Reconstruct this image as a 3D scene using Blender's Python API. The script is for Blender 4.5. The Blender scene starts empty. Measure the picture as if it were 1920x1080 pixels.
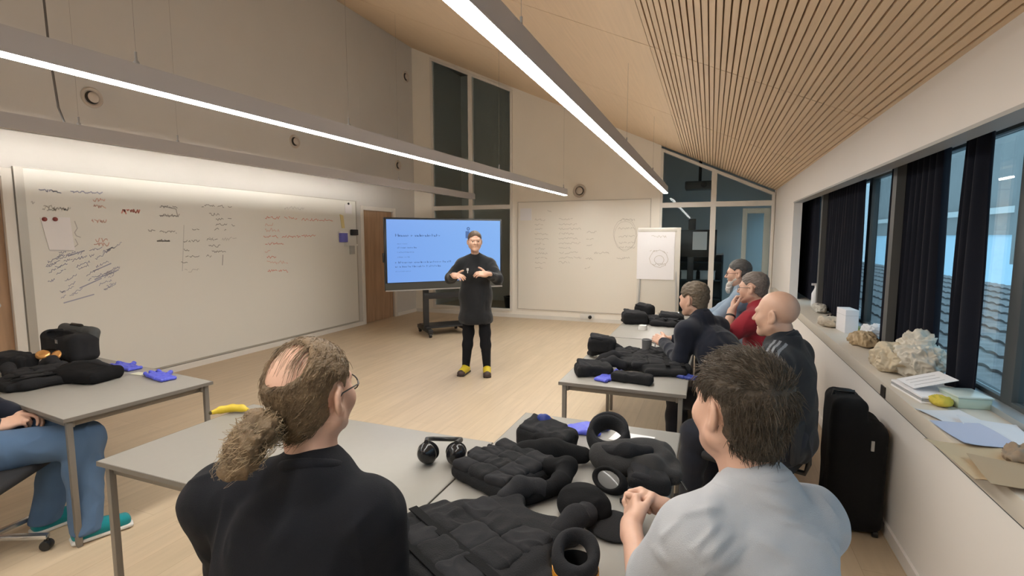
import bpy, math, random
import numpy as np
from mathutils import Matrix, Vector, Euler
random.seed(7)
SC = bpy.context.scene
COL = SC.collection
PI = math.pi
# ------------------------------------------------------------------ camera, world, exposure
F_PX, CX, CY, EYE = 950.0, 960.0, 540.0, 1.65
_y = np.array([1333 - CX, 445 - CY, F_PX]); _y /= np.linalg.norm(_y)
_z = -np.array([0, F_PX * F_PX / (CY - 445), F_PX]); _z /= np.linalg.norm(_z)
_x = np.cross(_y, _z)
RC = np.stack([_x, _y, _z])                       # image axes (right, down, forward) -> world
cam_d = bpy.data.cameras.new('camera')
cam = bpy.data.objects.new('camera', cam_d); COL.objects.link(cam)
cr, cd, cf = RC[:, 0], RC[:, 1], RC[:, 2]
cam.matrix_world = Matrix(((cr[0], -cd[0], -cf[0], 0), (cr[1], -cd[1], -cf[1], 0),
                           (cr[2], -cd[2], -cf[2], EYE), (0, 0, 0, 1)))
cam_d.sensor_width = 36.0; cam_d.lens = 36.0 * F_PX / 1920.0
cam_d.clip_start = 0.05; cam_d.clip_end = 200
SC.camera = cam
SC.view_settings.view_transform = 'Standard'; SC.view_settings.look = 'None'
SC.view_settings.exposure = 0.0; SC.view_settings.gamma = 1.0
SC.view_settings.use_curve_mapping = False
W = bpy.data.worlds.new('dusk_sky'); SC.world = W; W.use_nodes = True
WN = W.node_tree.nodes; WN['Background'].inputs[0].default_value = (0.42, 0.68, 0.86, 1)
WN['Background'].inputs[1].default_value = 2.0
LAMP_STRENGTH = 51.0
UP_STRENGTH = 5.0
WASH_STRENGTH = 260.0
LAMP_COLOR = (1.0, 0.985, 0.92)
SC.cycles.max_bounces = 10; SC.cycles.diffuse_bounces = 5; SC.cycles.glossy_bounces = 4
SC.cycles.transmission_bounces = 6; SC.cycles.transparent_max_bounces = 8
SC.cycles.sample_clamp_indirect = 6.0
SC.cycles.use_denoising = True

def ray(u, v): return RC @ np.array([u - CX, v - CY, F_PX])
def on(axis, val, u, v):
    'point of a real plane (axis = value) that the photo shows at u, v'
    d = ray(u, v); o = np.array([0, 0, EYE]); t = (val - o[axis]) / d[axis]
    return o + t * d
# ------------------------------------------------------------------ materials
MATS = {}
def mat(name, col, rough=0.6, metal=0.0, bump=0.0, bscale=200.0, var=0.0, vscale=6.0, emit=None, es=0.0,
        sss=0.0, stretch=None, spec=0.5, sheen=0.0):
    if name in MATS: return MATS[name]
    m = bpy.data.materials.new(name); m.use_nodes = True
    nt = m.node_tree; N = nt.nodes; L = nt.links; b = N['Principled BSDF']
    b.inputs['Base Color'].default_value = (*col, 1); b.inputs['Roughness'].default_value = rough
    b.inputs['Metallic'].default_value = metal; b.inputs['Specular IOR Level'].default_value = spec
    if sheen: b.inputs['Sheen Weight'].default_value = sheen
    if sss:
        b.inputs['Subsurface Weight'].default_value = sss
        b.inputs['Subsurface Radius'].default_value = (.012, .005, .003); b.inputs['Subsurface Scale'].default_value = 1.0
    if emit: b.inputs['Emission Color'].default_value = (*emit, 1); b.inputs['Emission Strength'].default_value = es
    tc = N.new('ShaderNodeTexCoord')
    src = tc.outputs['Object']
    if stretch:
        mp = N.new('ShaderNodeMapping'); mp.inputs['Scale'].default_value = stretch
        L.new(src, mp.inputs[0]); src = mp.outputs[0]
    if var:
        n = N.new('ShaderNodeTexNoise'); n.inputs['Scale'].default_value = vscale; n.inputs['Detail'].default_value = 4
        L.new(src, n.inputs[0])
        r = N.new('ShaderNodeMapRange'); r.inputs[1].default_value = .25; r.inputs[2].default_value = .75
        r.inputs[3].default_value = 1 - var; r.inputs[4].default_value = 1 + var
        L.new(n.outputs[0], r.inputs[0])
        v = N.new('ShaderNodeVectorMath'); v.operation = 'SCALE'; v.inputs[0].default_value = col
        L.new(r.outputs[0], v.inputs['Scale']); L.new(v.outputs[0], b.inputs['Base Color'])
    if bump:
        n = N.new('ShaderNodeTexNoise'); n.inputs['Scale'].default_value = bscale; n.inputs['Detail'].default_value = 3
        L.new(src, n.inputs[0])
        bp = N.new('ShaderNodeBump'); bp.inputs['Strength'].default_value = bump; bp.inputs['Distance'].default_value = .01
        L.new(n.outputs[0], bp.inputs['Height']); L.new(bp.outputs[0], b.inputs['Normal'])
    MATS[name] = m
    return m
def glass(name, tint=(.9, .95, .97)):
    'thin window pane: clear, mirroring a little more towards grazing angles'
    m = bpy.data.materials.new(name); m.use_nodes = True; nt = m.node_tree; N = nt.nodes; L = nt.links
    N.remove(N['Principled BSDF'])
    t = N.new('ShaderNodeBsdfTransparent'); t.inputs[0].default_value = (*tint, 1)
    g = N.new('ShaderNodeBsdfGlossy'); g.inputs['Roughness'].default_value = .02
    lw = N.new('ShaderNodeLayerWeight'); lw.inputs[0].default_value = .5
    pw = N.new('ShaderNodeMath'); pw.operation = 'POWER'; pw.inputs[1].default_value = 4.0; L.new(lw.outputs['Facing'], pw.inputs[0])
    f = N.new('ShaderNodeMapRange'); f.inputs[3].default_value = .008; f.inputs[4].default_value = 1.0; L.new(pw.outputs[0], f.inputs[0])
    mx = N.new('ShaderNodeMixShader')
    L.new(f.outputs[0], mx.inputs[0]); L.new(t.outputs[0], mx.inputs[1]); L.new(g.outputs[0], mx.inputs[2])
    L.new(mx.outputs[0], N['Material Output'].inputs[0])
    return m
# ------------------------------------------------------------------ scene-graph helpers
def tag(o, label=None, cat=None, group=None, kind=None):
    if label: o['label'] = label
    if cat: o['category'] = cat
    if group: o['group'] = group
    if kind: o['kind'] = kind
    return o
def thing(name, label, cat, loc=(0, 0, 0), rz=0.0, group=None):
    o = bpy.data.objects.new(name, None); COL.objects.link(o)
    o.location = loc; o.rotation_euler = (0, 0, rz); o.empty_display_size = .1
    return tag(o, label, cat, group)
def link(name, me, m=None, parent=None, loc=None, rot=None):
    o = bpy.data.objects.new(name, me); COL.objects.link(o)
    if m is not None:
        for k in (m if isinstance(m, (list, tuple)) else [m]): me.materials.append(k)
    if parent is not None: o.parent = parent
    if loc is not None: o.location = loc
    if rot is not None: o.rotation_euler = rot
    return o
def dup(o, parent=None):
    c = o.copy(); COL.objects.link(c); c.parent = parent
    for ch in list(o.children): dup(ch, c)
    return c
class MB:
    'collects boxes, bars, tubes, lathes; build() links them as one mesh object'
    def __init__(s): s.v = []; s.f = []; s.sm = []
    def add(s, vs, fs, smooth=False):
        n = len(s.v); s.k = getattr(s, 'k', -1) + 1
        if not smooth and s.k % 7 and len(vs) >= 8:        # pieces that meet never share a face exactly
            c = sum((Vector(p) for p in vs), Vector()) / len(vs); e = .00022 * (s.k % 7)
            vs = [[p[i] - math.copysign(min(e, abs(p[i] - c[i]) * .2), p[i] - c[i]) for i in range(3)] for p in vs]
        s.v += [tuple(map(float, p)) for p in vs]; s.f += [tuple(i + n for i in f) for f in fs]
        s.sm += [smooth] * len(fs); return s
    def box(s, lo, hi, M=None):
        vs = [Vector((x, y, z)) for x in (lo[0], hi[0]) for y in (lo[1], hi[1]) for z in (lo[2], hi[2])]
        if M is not None: vs = [M @ p for p in vs]
        return s.add(vs, [(0, 1, 3, 2), (4, 6, 7, 5), (0, 4, 5, 1), (2, 3, 7, 6), (0, 2, 6, 4), (1, 5, 7, 3)])
    def beam(s, p, q, w, h, up=(0, 0, 1)):
        p, q = Vector(p), Vector(q); d = (q - p).normalized(); u = Vector(up)
        r = d.cross(u)
        if r.length < 1e-4: r = d.cross(Vector((1, 0, 0)))
        r.normalize(); u = r.cross(d)
        vs = [e + r * (a * w / 2) + u * (b * h / 2) for e in (p, q) for a, b in ((-1, -1), (1, -1), (1, 1), (-1, 1))]
        return s.add(vs, [(3, 2, 1, 0), (4, 5, 6, 7), (0, 1, 5, 4), (1, 2, 6, 5), (2, 3, 7, 6), (3, 0, 4, 7)])
    def tube(s, pts, r, n=10, cap=True):
        pts = [Vector(p) for p in pts]; m = len(pts)
        rs = list(r) if isinstance(r, (list, tuple, np.ndarray)) else [r] * m
        vs = []; prev = None
        for i, p in enumerate(pts):
            d = (pts[min(i + 1, m - 1)] - pts[max(i - 1, 0)])
            d = d.normalized() if d.length > 1e-9 else Vector((0, 0, 1))
            if prev is None:
                a = d.cross(Vector((0, 0, 1)))
                if a.length < 1e-3: a = d.cross(Vector((1, 0, 0)))
            else: a = prev - d * prev.dot(d)
            a.normalize(); prev = a; b = d.cross(a)
            vs += [p + (a * math.cos(t) + b * math.sin(t)) * rs[i] for t in [2 * PI * k / n for k in range(n)]]
        fs = [(i * n + k, i * n + (k + 1) % n, (i + 1) * n + (k + 1) % n, (i + 1) * n + k) for i in range(m - 1) for k in range(n)]
        if cap: fs += [tuple(range(n - 1, -1, -1)), tuple((m - 1) * n + k for k in range(n))]
        return s.add(vs, fs, True)
    def lathe(s, prof, c=(0, 0, 0), n=28, M=None):
        'profile of (radius, height) about a vertical axis at c'
        c = Vector(c); vs = []
        for r, z in prof:
            for k in range(n):
                t = 2 * PI * k / n; p = Vector((r * math.cos(t), r * math.sin(t), z))
                vs.append(c + (M @ p if M is not None else p))
        m = len(prof)
        fs = [(i * n + k, i * n + (k + 1) % n, (i + 1) * n + (k + 1) % n, (i + 1) * n + k) for i in range(m - 1) for k in range(n)]
        return s.add(vs, fs, True)
    def prism(s, poly, axis, a, b):
        'extrudes a 2-D polygon along an axis (0, 1, 2) from a to b'
        n = len(poly); vs = []
        for e in (a, b):
            for p in poly:
                q = list(p); q.insert(axis, e); vs.append(q)
        return s.add(vs, [tuple(range(n))[::-1], tuple(range(n, 2 * n))] + [(k, (k + 1) % n, n + (k + 1) % n, n + k) for k in range(n)])
    def build(s, name, m, parent=None, bevel=0.0, loc=None, rot=None, seg=2):
        me = bpy.data.meshes.new(name); me.from_pydata(s.v, [], s.f)
        me.polygons.foreach_set('use_smooth', [bool(x) or bevel > 0 for x in s.sm])
        import bmesh
        bm = bmesh.new(); bm.from_mesh(me); bmesh.ops.recalc_face_normals(bm, faces=bm.faces)
        if bevel:
            es = [e for e in bm.edges if e.is_manifold and e.calc_face_angle(0) > .6]
            bmesh.ops.bevel(bm, geom=es, offset=bevel, segments=seg, profile=.5, affect='EDGES', clamp_overlap=True)
            for e in bm.edges:
                e.smooth = True
        bm.to_mesh(me); bm.free()
        if bevel: me.set_sharp_from_angle(angle=.7)
        else: me.set_sharp_from_angle(angle=.9)
        return link(name, me, m, parent, loc, rot)
def box(name, lo, hi, m, parent=None, bevel=0.0):
    return MB().box(lo, hi).build(name, m, parent, bevel)
def struct(o): o['kind'] = 'structure'; return o
# ------------------------------------------------------------------ noise and solid modelling (distance fields -> one smooth mesh)
def vnoise(p, seed=0):
    'smooth value noise, p (n,3) -> -1..1'
    p = np.asarray(p, np.float64); i = np.floor(p).astype(np.int64); f = p - i; f = f * f * (3 - 2 * f)
    def h(a, b, c):
        n = (a * 73856093) ^ (b * 19349663) ^ (c * 83492791) ^ (seed * 2654435)
        n = (n ^ (n >> 13)) * 1274126177; n = n ^ (n >> 16)
        return (n & 0xffff) / 32767.5 - 1
    r = 0
    for a in (0, 1):
        for b in (0, 1):
            for c in (0, 1):
                w = (f[:, 0] if a else 1 - f[:, 0]) * (f[:, 1] if b else 1 - f[:, 1]) * (f[:, 2] if c else 1 - f[:, 2])
                r = r + w * h(i[:, 0] + a, i[:, 1] + b, i[:, 2] + c)
    return r
def smin(a, b, k):
    if k <= 0: return np.minimum(a, b)
    h = np.maximum(k - np.abs(a - b), 0); return np.minimum(a, b) - h * h * (.25 / k)
def nets(v, o, h):
    'naive surface nets'
    ins = v < 0
    c = np.zeros(tuple(n - 1 for n in v.shape), np.int8)
    sl = lambda a, n: slice(a, n - 1 + a)
    sh = v.shape
    for a in (0, 1):
        for b in (0, 1):
            for d in (0, 1): c += ins[sl(a, sh[0]), sl(b, sh[1]), sl(d, sh[2])]
    act = (c > 0) & (c < 8)
    idx = np.argwhere(act); ids = np.full(act.shape, -1, np.int32); ids[act] = np.arange(len(idx), dtype=np.int32)
    off = np.array([(a, b, d) for a in (0, 1) for b in (0, 1) for d in (0, 1)])
    cv = np.stack([v[idx[:, 0] + q[0], idx[:, 1] + q[1], idx[:, 2] + q[2]] for q in off], 1)
    P = np.zeros((len(idx), 3)); cnt = np.zeros(len(idx))
    for i in range(8):
        for j in range(i + 1, 8):
            if np.abs(off[i] - off[j]).sum() == 1:
                x = (cv[:, i] < 0) != (cv[:, j] < 0)
                t = cv[x, i] / (cv[x, i] - cv[x, j])
                P[x] += off[i] + t[:, None] * (off[j] - off[i]); cnt[x] += 1
    P = np.asarray(o) + h * (idx + P / cnt[:, None])
    Q = []
    for ax in range(3):
        a1, a2 = (ax + 1) % 3, (ax + 2) % 3
        s0 = [slice(1, -1)] * 3; s1 = [slice(1, -1)] * 3; s0[ax] = slice(0, -1); s1[ax] = slice(1, None)
        A = ins[tuple(s0)]; B = ins[tuple(s1)]
        e = np.argwhere(A != B); flip = A[e[:, 0], e[:, 1], e[:, 2]]
        e = e + np.array([0 if k == ax else 1 for k in range(3)])
        def g(d1, d2):
            q = e.copy(); q[:, a1] -= d1; q[:, a2] -= d2
            return ids[q[:, 0], q[:, 1], q[:, 2]]
        q = np.stack([g(1, 1), g(0, 1), g(0, 0), g(1, 0)], 1)
        q[~flip] = q[~flip][:, ::-1]
        Q.append(q)
    return P, np.concatenate(Q)
def rot3(rx=0, ry=0, rz=0): return np.array(Euler((rx, ry, rz)).to_matrix())
class Solid:
    def __init__(s): s.ops = []; s.M = np.eye(4); s.out = 0.0
    def _p(s, p): return s.M[:3, :3] @ np.asarray(p, float) + s.M[:3, 3]
    def cone(s, a, b, ra, rb=None, k=.02, op='u'):
        rb = ra if rb is None else rb; a, b = s._p(a), s._p(b); ra += s.out; rb += s.out; r = max(ra, rb)
        d = b - a; L2 = max(float(d @ d), 1e-9)
        def fn(X, Y, Z):
            x, y, z = X - a[0], Y - a[1], Z - a[2]
            t = np.clip((x * d[0] + y * d[1] + z * d[2]) / L2, 0, 1)
            return np.sqrt((x - t * d[0]) ** 2 + (y - t * d[1]) ** 2 + (z - t * d[2]) ** 2) - (ra + (rb - ra) * t)
        s.ops.append((op, k, fn, np.minimum(a, b) - r, np.maximum(a, b) + r)); return s
    def chain(s, pts, rs, k=.02, op='u'):
        for i in range(len(pts) - 1): s.cone(pts[i], pts[i + 1], rs[i], rs[i + 1], k, op)
        return s
    def ell(s, c, r, R=None, k=.02, op='u'):
        c = s._p(c); r = np.asarray(r, float) + s.out; R = s.M[:3, :3] @ (np.eye(3) if R is None else R)
        e = np.abs(R) @ r
        def fn(X, Y, Z):
            x, y, z = X - c[0], Y - c[1], Z - c[2]
            u = [(R[0, i] * x + R[1, i] * y + R[2, i] * z) for i in range(3)]
            k0 = np.sqrt(sum((u[i] / r[i]) ** 2 for i in range(3)))
            k1 = np.sqrt(sum((u[i] / r[i] ** 2) ** 2 for i in range(3))) + 1e-9
            return k0 * (k0 - 1) / k1
        s.ops.append((op, k, fn, c - e, c + e)); return s
    def box(s, c, hf, rd=.01, R=None, k=.02, op='u'):
        c = s._p(c); hf = np.asarray(hf, float) + s.out; R = s.M[:3, :3] @ (np.eye(3) if R is None else R)
        e = np.abs(R) @ hf; rd = min(rd, min(hf))
        def fn(X, Y, Z):
            x, y, z = X - c[0], Y - c[1], Z - c[2]
            q = [np.abs(R[0, i] * x + R[1, i] * y + R[2, i] * z) - (hf[i] - rd) for i in range(3)]
            return np.sqrt(sum(np.maximum(a, 0) ** 2 for a in q)) + np.minimum(np.maximum(np.maximum(q[0], q[1]), q[2]), 0) - rd
        s.ops.append((op, k, fn, c - e, c + e)); return s
    def torus(s, c, R0, r, R=None, k=.01, op='u', sy=1.0, flat=1.0):
        c = s._p(c); R = s.M[:3, :3] @ (np.eye(3) if R is None else R); r += s.out; e = np.full(3, (R0 + r) * max(1, sy, flat))
        def fn(X, Y, Z):
            x, y, z = X - c[0], Y - c[1], Z - c[2]
            u = [(R[0, i] * x + R[1, i] * y + R[2, i] * z) for i in range(3)]
            q = np.sqrt(u[0] ** 2 + (u[1] / sy) ** 2) - R0
            return (np.sqrt(q * q + (u[2] / flat) ** 2) - r)
        s.ops.append((op, k, fn, c - e, c + e)); return s
    def cut(s, p, n, k=.004):
        'keeps the side of the plane that n points away from'
        p = s._p(p); n = s.M[:3, :3] @ np.asarray(n, float); n = n / np.linalg.norm(n)
        s.ops.append(('h', k, lambda X, Y, Z: (X - p[0]) * n[0] + (Y - p[1]) * n[1] + (Z - p[2]) * n[2], None, None)); return s
    def mesh(s, name, res, m, parent=None, disp=None, loc=None, rot=None, shift=None, regions=None):
        lo = np.min([o[3] for o in s.ops if o[0] == 'u'], 0) - 4 * res; hi = np.max([o[4] for o in s.ops if o[0] == 'u'], 0) + 4 * res
        n = np.ceil((hi - lo) / res).astype(int) + 1
        v = np.full(n, 1.0, np.float32)
        ax = [(lo[i] + res * np.arange(n[i])).astype(np.float32) for i in range(3)]
        for op, k, fn, a, b in s.ops:
            if a is None: i0 = [0, 0, 0]; i1 = list(n)
            else:
                pad = max(k, .006) + 2.5 * res
                i0 = np.clip(np.floor((a - pad - lo) / res).astype(int), 0, n); i1 = np.clip(np.ceil((b + pad - lo) / res).astype(int) + 1, 0, n)
                if (i1 <= i0).any(): continue
            S = tuple(slice(i0[i], i1[i]) for i in range(3))
            d = fn(ax[0][S[0]][:, None, None], ax[1][S[1]][None, :, None], ax[2][S[2]][None, None, :])
            if op == 'u': v[S] = smin(v[S], d, k)
            elif op == 's': v[S] = -smin(-v[S], d, k)
            else: v[S] = -smin(-v[S], -d, k)
        v[0] = v[-1] = 1; v[:, 0] = v[:, -1] = 1; v[:, :, 0] = v[:, :, -1] = 1
        P, Q = nets(v, lo, res)
        if shift is not None: P = P - np.asarray(shift)
        me = bpy.data.meshes.new(name)
        def fill():
            me.vertices.add(len(P)); me.vertices.foreach_set('co', P.astype(np.float32).ravel())
            me.loops.add(Q.size); me.loops.foreach_set('vertex_index', Q.astype(np.int32).ravel())
            me.polygons.add(len(Q)); me.polygons.foreach_set('loop_start', np.arange(0, Q.size, 4, dtype=np.int32))
            me.polygons.foreach_set('use_smooth', np.ones(len(Q), bool)); me.update(calc_edges=True)
        fill()
        if disp is not None:
            no = np.empty(len(P) * 3, np.float32); me.vertex_normals.foreach_get('vector', no); no = no.reshape(-1, 3)
            P2 = P + no * np.asarray(disp(P, no))[:, None]
            me.vertices.foreach_set('co', P2.astype(np.float32).ravel()); me.update()
        if regions is not None:
            cen = P[Q].mean(1); me.polygons.foreach_set('material_index', np.asarray(regions(cen), np.int32))
        return link(name, me, m, parent, loc, rot)
def folds(amp=.004, f=14.0, seed=1, st=(1, 1, .45)):
    'soft cloth creases'
    st = np.array(st)
    def d(P, no):
        q = P * st * f + .8 * np.stack([vnoise(P * f * .6, seed + 3), vnoise(P * f * .6, seed + 4), vnoise(P * f * .6, seed + 5)], 1)
        a = vnoise(q, seed); b = vnoise(q * 2.1, seed + 1)
        return amp * (1 - 2 * np.abs(a)) + amp * .45 * b
    return d
# ================================================================== THE ROOM
def rot4(rx=0, ry=0, rz=0): return Euler((rx, ry, rz)).to_matrix()
XL, XR, YB, YR = -6.09, 0.97, 9.70, -2.60
CE0, CSL = 2.42, 0.455                        # ceiling height at X = 1.05, slope
def ceil(x): return CE0 + CSL * (1.05 - x)
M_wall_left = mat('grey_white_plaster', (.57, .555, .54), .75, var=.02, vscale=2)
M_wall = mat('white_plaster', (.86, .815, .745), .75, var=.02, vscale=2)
M_trim = mat('white_trim', (.72, .69, .65), .5)
M_beige = mat('painted_panel', (.82, .775, .74), .55, var=.015, vscale=2)
M_wood = mat('slat_wood', (.72, .545, .37), .55, var=.05, vscale=3, stretch=(14, .6, 14))
M_groove = mat('slat_backing_felt', (.42, .29, .17), .95)
M_door = mat('walnut_door', (.40, .255, .16), .3, var=.2, vscale=3, stretch=(6, 6, .6))
M_frame = mat('window_frame_dark', (.06, .068, .07), .45)
M_alu = mat('aluminium', (.52, .52, .51), .38, metal=.7)
M_glass = glass('clear_glass')
M_black = mat('black_plastic', (.012, .012, .013), .4)
# floor of pale oak planks
def floor_mat():
    m = bpy.data.materials.new('oak_planks'); m.use_nodes = True; nt = m.node_tree; N = nt.nodes; L = nt.links
    b = N['Principled BSDF']; b.inputs['Roughness'].default_value = .42; b.inputs['Specular IOR Level'].default_value = .35
    tc = N.new('ShaderNodeTexCoord'); mp = N.new('ShaderNodeMapping'); mp.inputs['Rotation'].default_value = (0, 0, PI / 2)
    L.new(tc.outputs['Object'], mp.inputs[0])
    br = N.new('ShaderNodeTexBrick'); br.inputs['Color1'].default_value = (.58, .46, .325, 1); br.inputs['Color2'].default_value = (.545, .43, .30, 1)
    br.inputs['Mortar'].default_value = (.44, .33, .22, 1); br.inputs['Scale'].default_value = 1.0; br.inputs['Mortar Size'].default_value = .0015
    br.inputs['Brick Width'].default_value = 1.9; br.inputs['Row Height'].default_value = .19
    L.new(mp.outputs[0], br.inputs[0])
    mp2 = N.new('ShaderNodeMapping'); mp2.inputs['Scale'].default_value = (9, .8, 1); L.new(tc.outputs['Object'], mp2.inputs[0])
    n = N.new('ShaderNodeTexNoise'); n.inputs['Scale'].default_value = 2.5; n.inputs['Detail'].default_value = 5; L.new(mp2.outputs[0], n.inputs[0])
    r = N.new('ShaderNodeMapRange'); r.inputs[1].default_value = .3; r.inputs[2].default_value = .7; r.inputs[3].default_value = .93; r.inputs[4].default_value = 1.06
    L.new(n.outputs[0], r.inputs[0])
    v = N.new('ShaderNodeVectorMath'); v.operation = 'SCALE'; L.new(br.outputs[0], v.inputs[0]); L.new(r.outputs[0], v.inputs['Scale'])
    L.new(v.outputs[0], b.inputs['Base Color']); return m
struct(box('floor', (XL - .2, YR - .2, -.12), (1.45, 13.6, 0), floor_mat()))
# ceiling: a sloping deck, the right-hand field routed into slats running the length of the room
b = MB(); SLAT0 = -0.5
def deck(b, x0, x1, y0, y1, lo, hi):
    b.prism([(x0, ceil(x0) + lo), (x1, ceil(x1) + lo), (x1, ceil(x1) + hi), (x0, ceil(x0) + hi)], 1, y0, y1)
deck(b, XL - .1, 1.3, YR - .1, YB + .1, .03, .12)
ce = struct(b.build('ceiling', M_groove))
seams = [YR - .1, -.6, 1.8, 4.2, 6.6, YB + .1]
b = MB()
for i in range(5):
    y0, y1 = seams[i] + .004, seams[i + 1] - .004
    for x0 in [-6.2, -4.8, -3.4, -2.0]: deck(b, x0, min(x0 + 1.398, SLAT0) if x0 < -2.1 else SLAT0 + .002, y0, y1, 0, .032)
    x = SLAT0
    while x < 1.15:
        deck(b, x + .004, x + .036, y0, y1, 0, .032); x += .04
b.build('slat_panels', M_wood, ce)
# left wall with two door openings
def wall_left():
    b = MB(); X0 = XL - .14; top = ceil(XL) + .1
    for y0, y1, z0, z1 in [(YR, 1.75, 0, top), (1.75, 2.70, 2.22, top), (2.70, 7.90, 0, top), (7.90, 8.88, 2.17, top), (8.88, YB + .1, 0, top)]:
        b.box((X0, y0, z0), (XL, y1, z1))
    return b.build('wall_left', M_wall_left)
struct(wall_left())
def door(n, y0, y1, z1):
    d = struct(MB().box((XL - .13, y0 + .001, .002), (XL - .045, y1 - .001, z1 - .001)).build('door_%d' % n, M_door))
    b = MB(); w = .07
    b.box((XL - .02, y0 - w, 0), (XL + .018, y0 + .01, z1 + w)); b.box((XL - .02, y1 - .01, 0), (XL + .018, y1 + w, z1 + w)); b.box((XL - .02, y0, z1 - .01), (XL + .018, y1, z1 + w))
    b.build('door_frame', M_trim, d, .004)
    h = MB().tube([(XL - .05, y1 - .1, 1.02), (XL + .0, y1 - .1, 1.02), (XL + .005, y1 - .2, 1.02)], .009)
    h.lathe([(.0, 0), (.026, 0), (.026, .006), (0, .006)], (XL - .046, y1 - .1, 1.02), 16, rot4(0, PI / 2, 0)).build('door_handle', M_alu, d)

door(1, 1.75, 2.70, 2.22); door(2, 7.90, 8.88, 2.17)
# back wall: left glazing, plaster, right glazing with a glass door
GL0, GL1, GR0, GR1 = -5.64, -3.78, -0.89, 0.985
b = MB()
b.prism([(XL - .1, 0), (GL0, 0), (GL0, ceil(GL0)), (XL - .1, ceil(XL - .1))], 1, YB, YB + .14)
b.prism([(GL0, 0), (GL1, 0), (GL1, .13), (GL0, .13)], 1, YB, YB + .14)
b.prism([(GL0, ceil(GL0) - .05), (GL1, ceil(GL1) - .05), (GL1, ceil(GL1) + .05), (GL0, ceil(GL0) + .05)], 1, YB, YB + .14)
b.prism([(GL1, 0), (GR0, 0), (GR0, ceil(GR0) + .05), (GL1, ceil(GL1) + .05)], 1, YB, YB + .14)
b.prism([(GR1, 0), (1.4, 0), (1.4, ceil(1.4) + .05), (GR1, ceil(GR1) + .05)], 1, YB, YB + .14)
struct(b.build('wall_back', M_wall))
def glazing(n, x0, x1, xm, zb, bar, mats, drop=.05):
    root = thing('window_%d' % n, None, None, ((x0 + x1) / 2, YB, zb)); struct(root); ox, oz = (x0 + x1) / 2, zb
    def P(x, z): return (x - ox, z - oz)
    w = .045; b = MB(); ya, yb = -.03, .07
    top = lambda x: ceil(x) - drop
    def poly(pts): b.prism([P(*p) for p in pts], 1, ya, yb)
    poly([(x0, zb), (x0 + w, zb), (x0 + w, top(x0 + w)), (x0, top(x0))])
    poly([(x1 - w, zb), (x1, zb), (x1, top(x1)), (x1 - w, top(x1 - w))])
    poly([(xm - w, zb), (xm + w, zb), (xm + w, top(xm + w)), (xm - w, top(xm - w))])
    poly([(x0, zb), (x1, zb), (x1, zb + w), (x0, zb + w)])
    poly([(x0, bar - w), (x1, bar - w), (x1, bar + w), (x0, bar + w)])
    poly([(x0, top(x0) - w * 1.2), (x1, top(x1) - w * 1.2), (x1, top(x1)), (x0, top(x0))])
    b.build('window_frame', M_trim, root)
    for a, c in ((x0 + w, xm - w), (xm + w, x1 - w)):
        MB().prism([P(a, zb + w), P(c, zb + w), P(c, bar - w), P(a, bar - w)], 1, .015, .021).build('window_pane', M_glass, root)
        MB().prism([P(a, bar + w), P(c, bar + w), P(c, top(c) - w), P(a, top(a) - w)], 1, .015, .021).build('window_pane', M_glass, root)
    return root
glazing(1, GL0, GL1, -4.71, .13, 2.27, None)
w2 = glazing(2, GR0, GR1, .02, .0, 2.23, None)
ox = (GR0 + GR1) / 2
d3 = struct(thing('door_3', None, None, (.72, YB + .045, 0)))
b = MB(); x0, x1 = .50 - .72, .935 - .72
for a, c in ((x0, x0 + .075), (x1 - .1, x1)): b.box((a, -.02, .02), (c, .03, 2.15))
b.box((x0, -.02, .02), (x1, .03, .14)); b.box((x0, -.02, 2.06), (x1, .03, 2.15)); b.build('door_frame', mat('door_paint', (.55, .50, .44), .5), d3, .004)
MB().box((x0 + .07, .0, .13), (x1 - .09, .006, 2.07)).build('door_pane', M_glass, d3)
MB().tube([(x1 - .05, -.02, 1.0), (x1 - .05, -.07, 1.0), (x1 - .17, -.075, 1.0)], .009).build('door_handle', M_alu, d3)
# right wall: low panel, sill, posts, upper band, end pier
SILL = .835
b = MB()
b.box((XR, YR, 0), (XR + .12, YB, .75)); b.prism([(1.0, 2.115), (1.10, 2.115), (1.10, 2.215), (1.46, 2.215), (1.46, ceil(1.46) + .12), (1.0, ceil(1.0) + .05)], 1, YR, 7.62)
b.box((1.0, 7.62, .75), (1.10, YB, ceil(1.0) + .05)); b.box((1.10, 9.2, .75), (1.46, YB, ceil(1.0) + .05)); b.box((1.38, YR, .5), (1.46, 9.2, .84)); b.prism([(1.10, 2.215), (1.46, 2.215), (1.46, 2.35), (1.10, 2.35)], 1, 7.62, 9.2)
struct(b.build('wall_right', M_beige))
b = MB(); b.box((XR - .035, YR, .752), (1.38, 9.2, SILL)); struct(b.build('trim_1', mat('sill_laminate', (.60, .55, .48), .45), None, .004)).name = 'trim_1'
b = MB(); b.box((XR - .012, YR, .728), (XR + .02, 7.62, .752)); struct(b.build('trim_2', M_frame))
b = MB(); b.box((.994, YR, 2.098), (1.10, 7.62, 2.115)); b.box((1.225, YR, 2.165), (1.285, 9.2, 2.213)); struct(b.build('trim_3', mat('rail_grey', (.42, .41, .40), .5))); 
for i, y in enumerate((1.80, 4.27, 6.74)):
    struct(MB().box((1.17, y - .035, SILL), (1.222, y + .045, 2.215)).build('trim_%d' % (4 + i), mat('post_grey', (.10, .10, .10), .5)))
POSTS = [YR, 1.80, 4.27, 6.74, 9.2]
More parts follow.
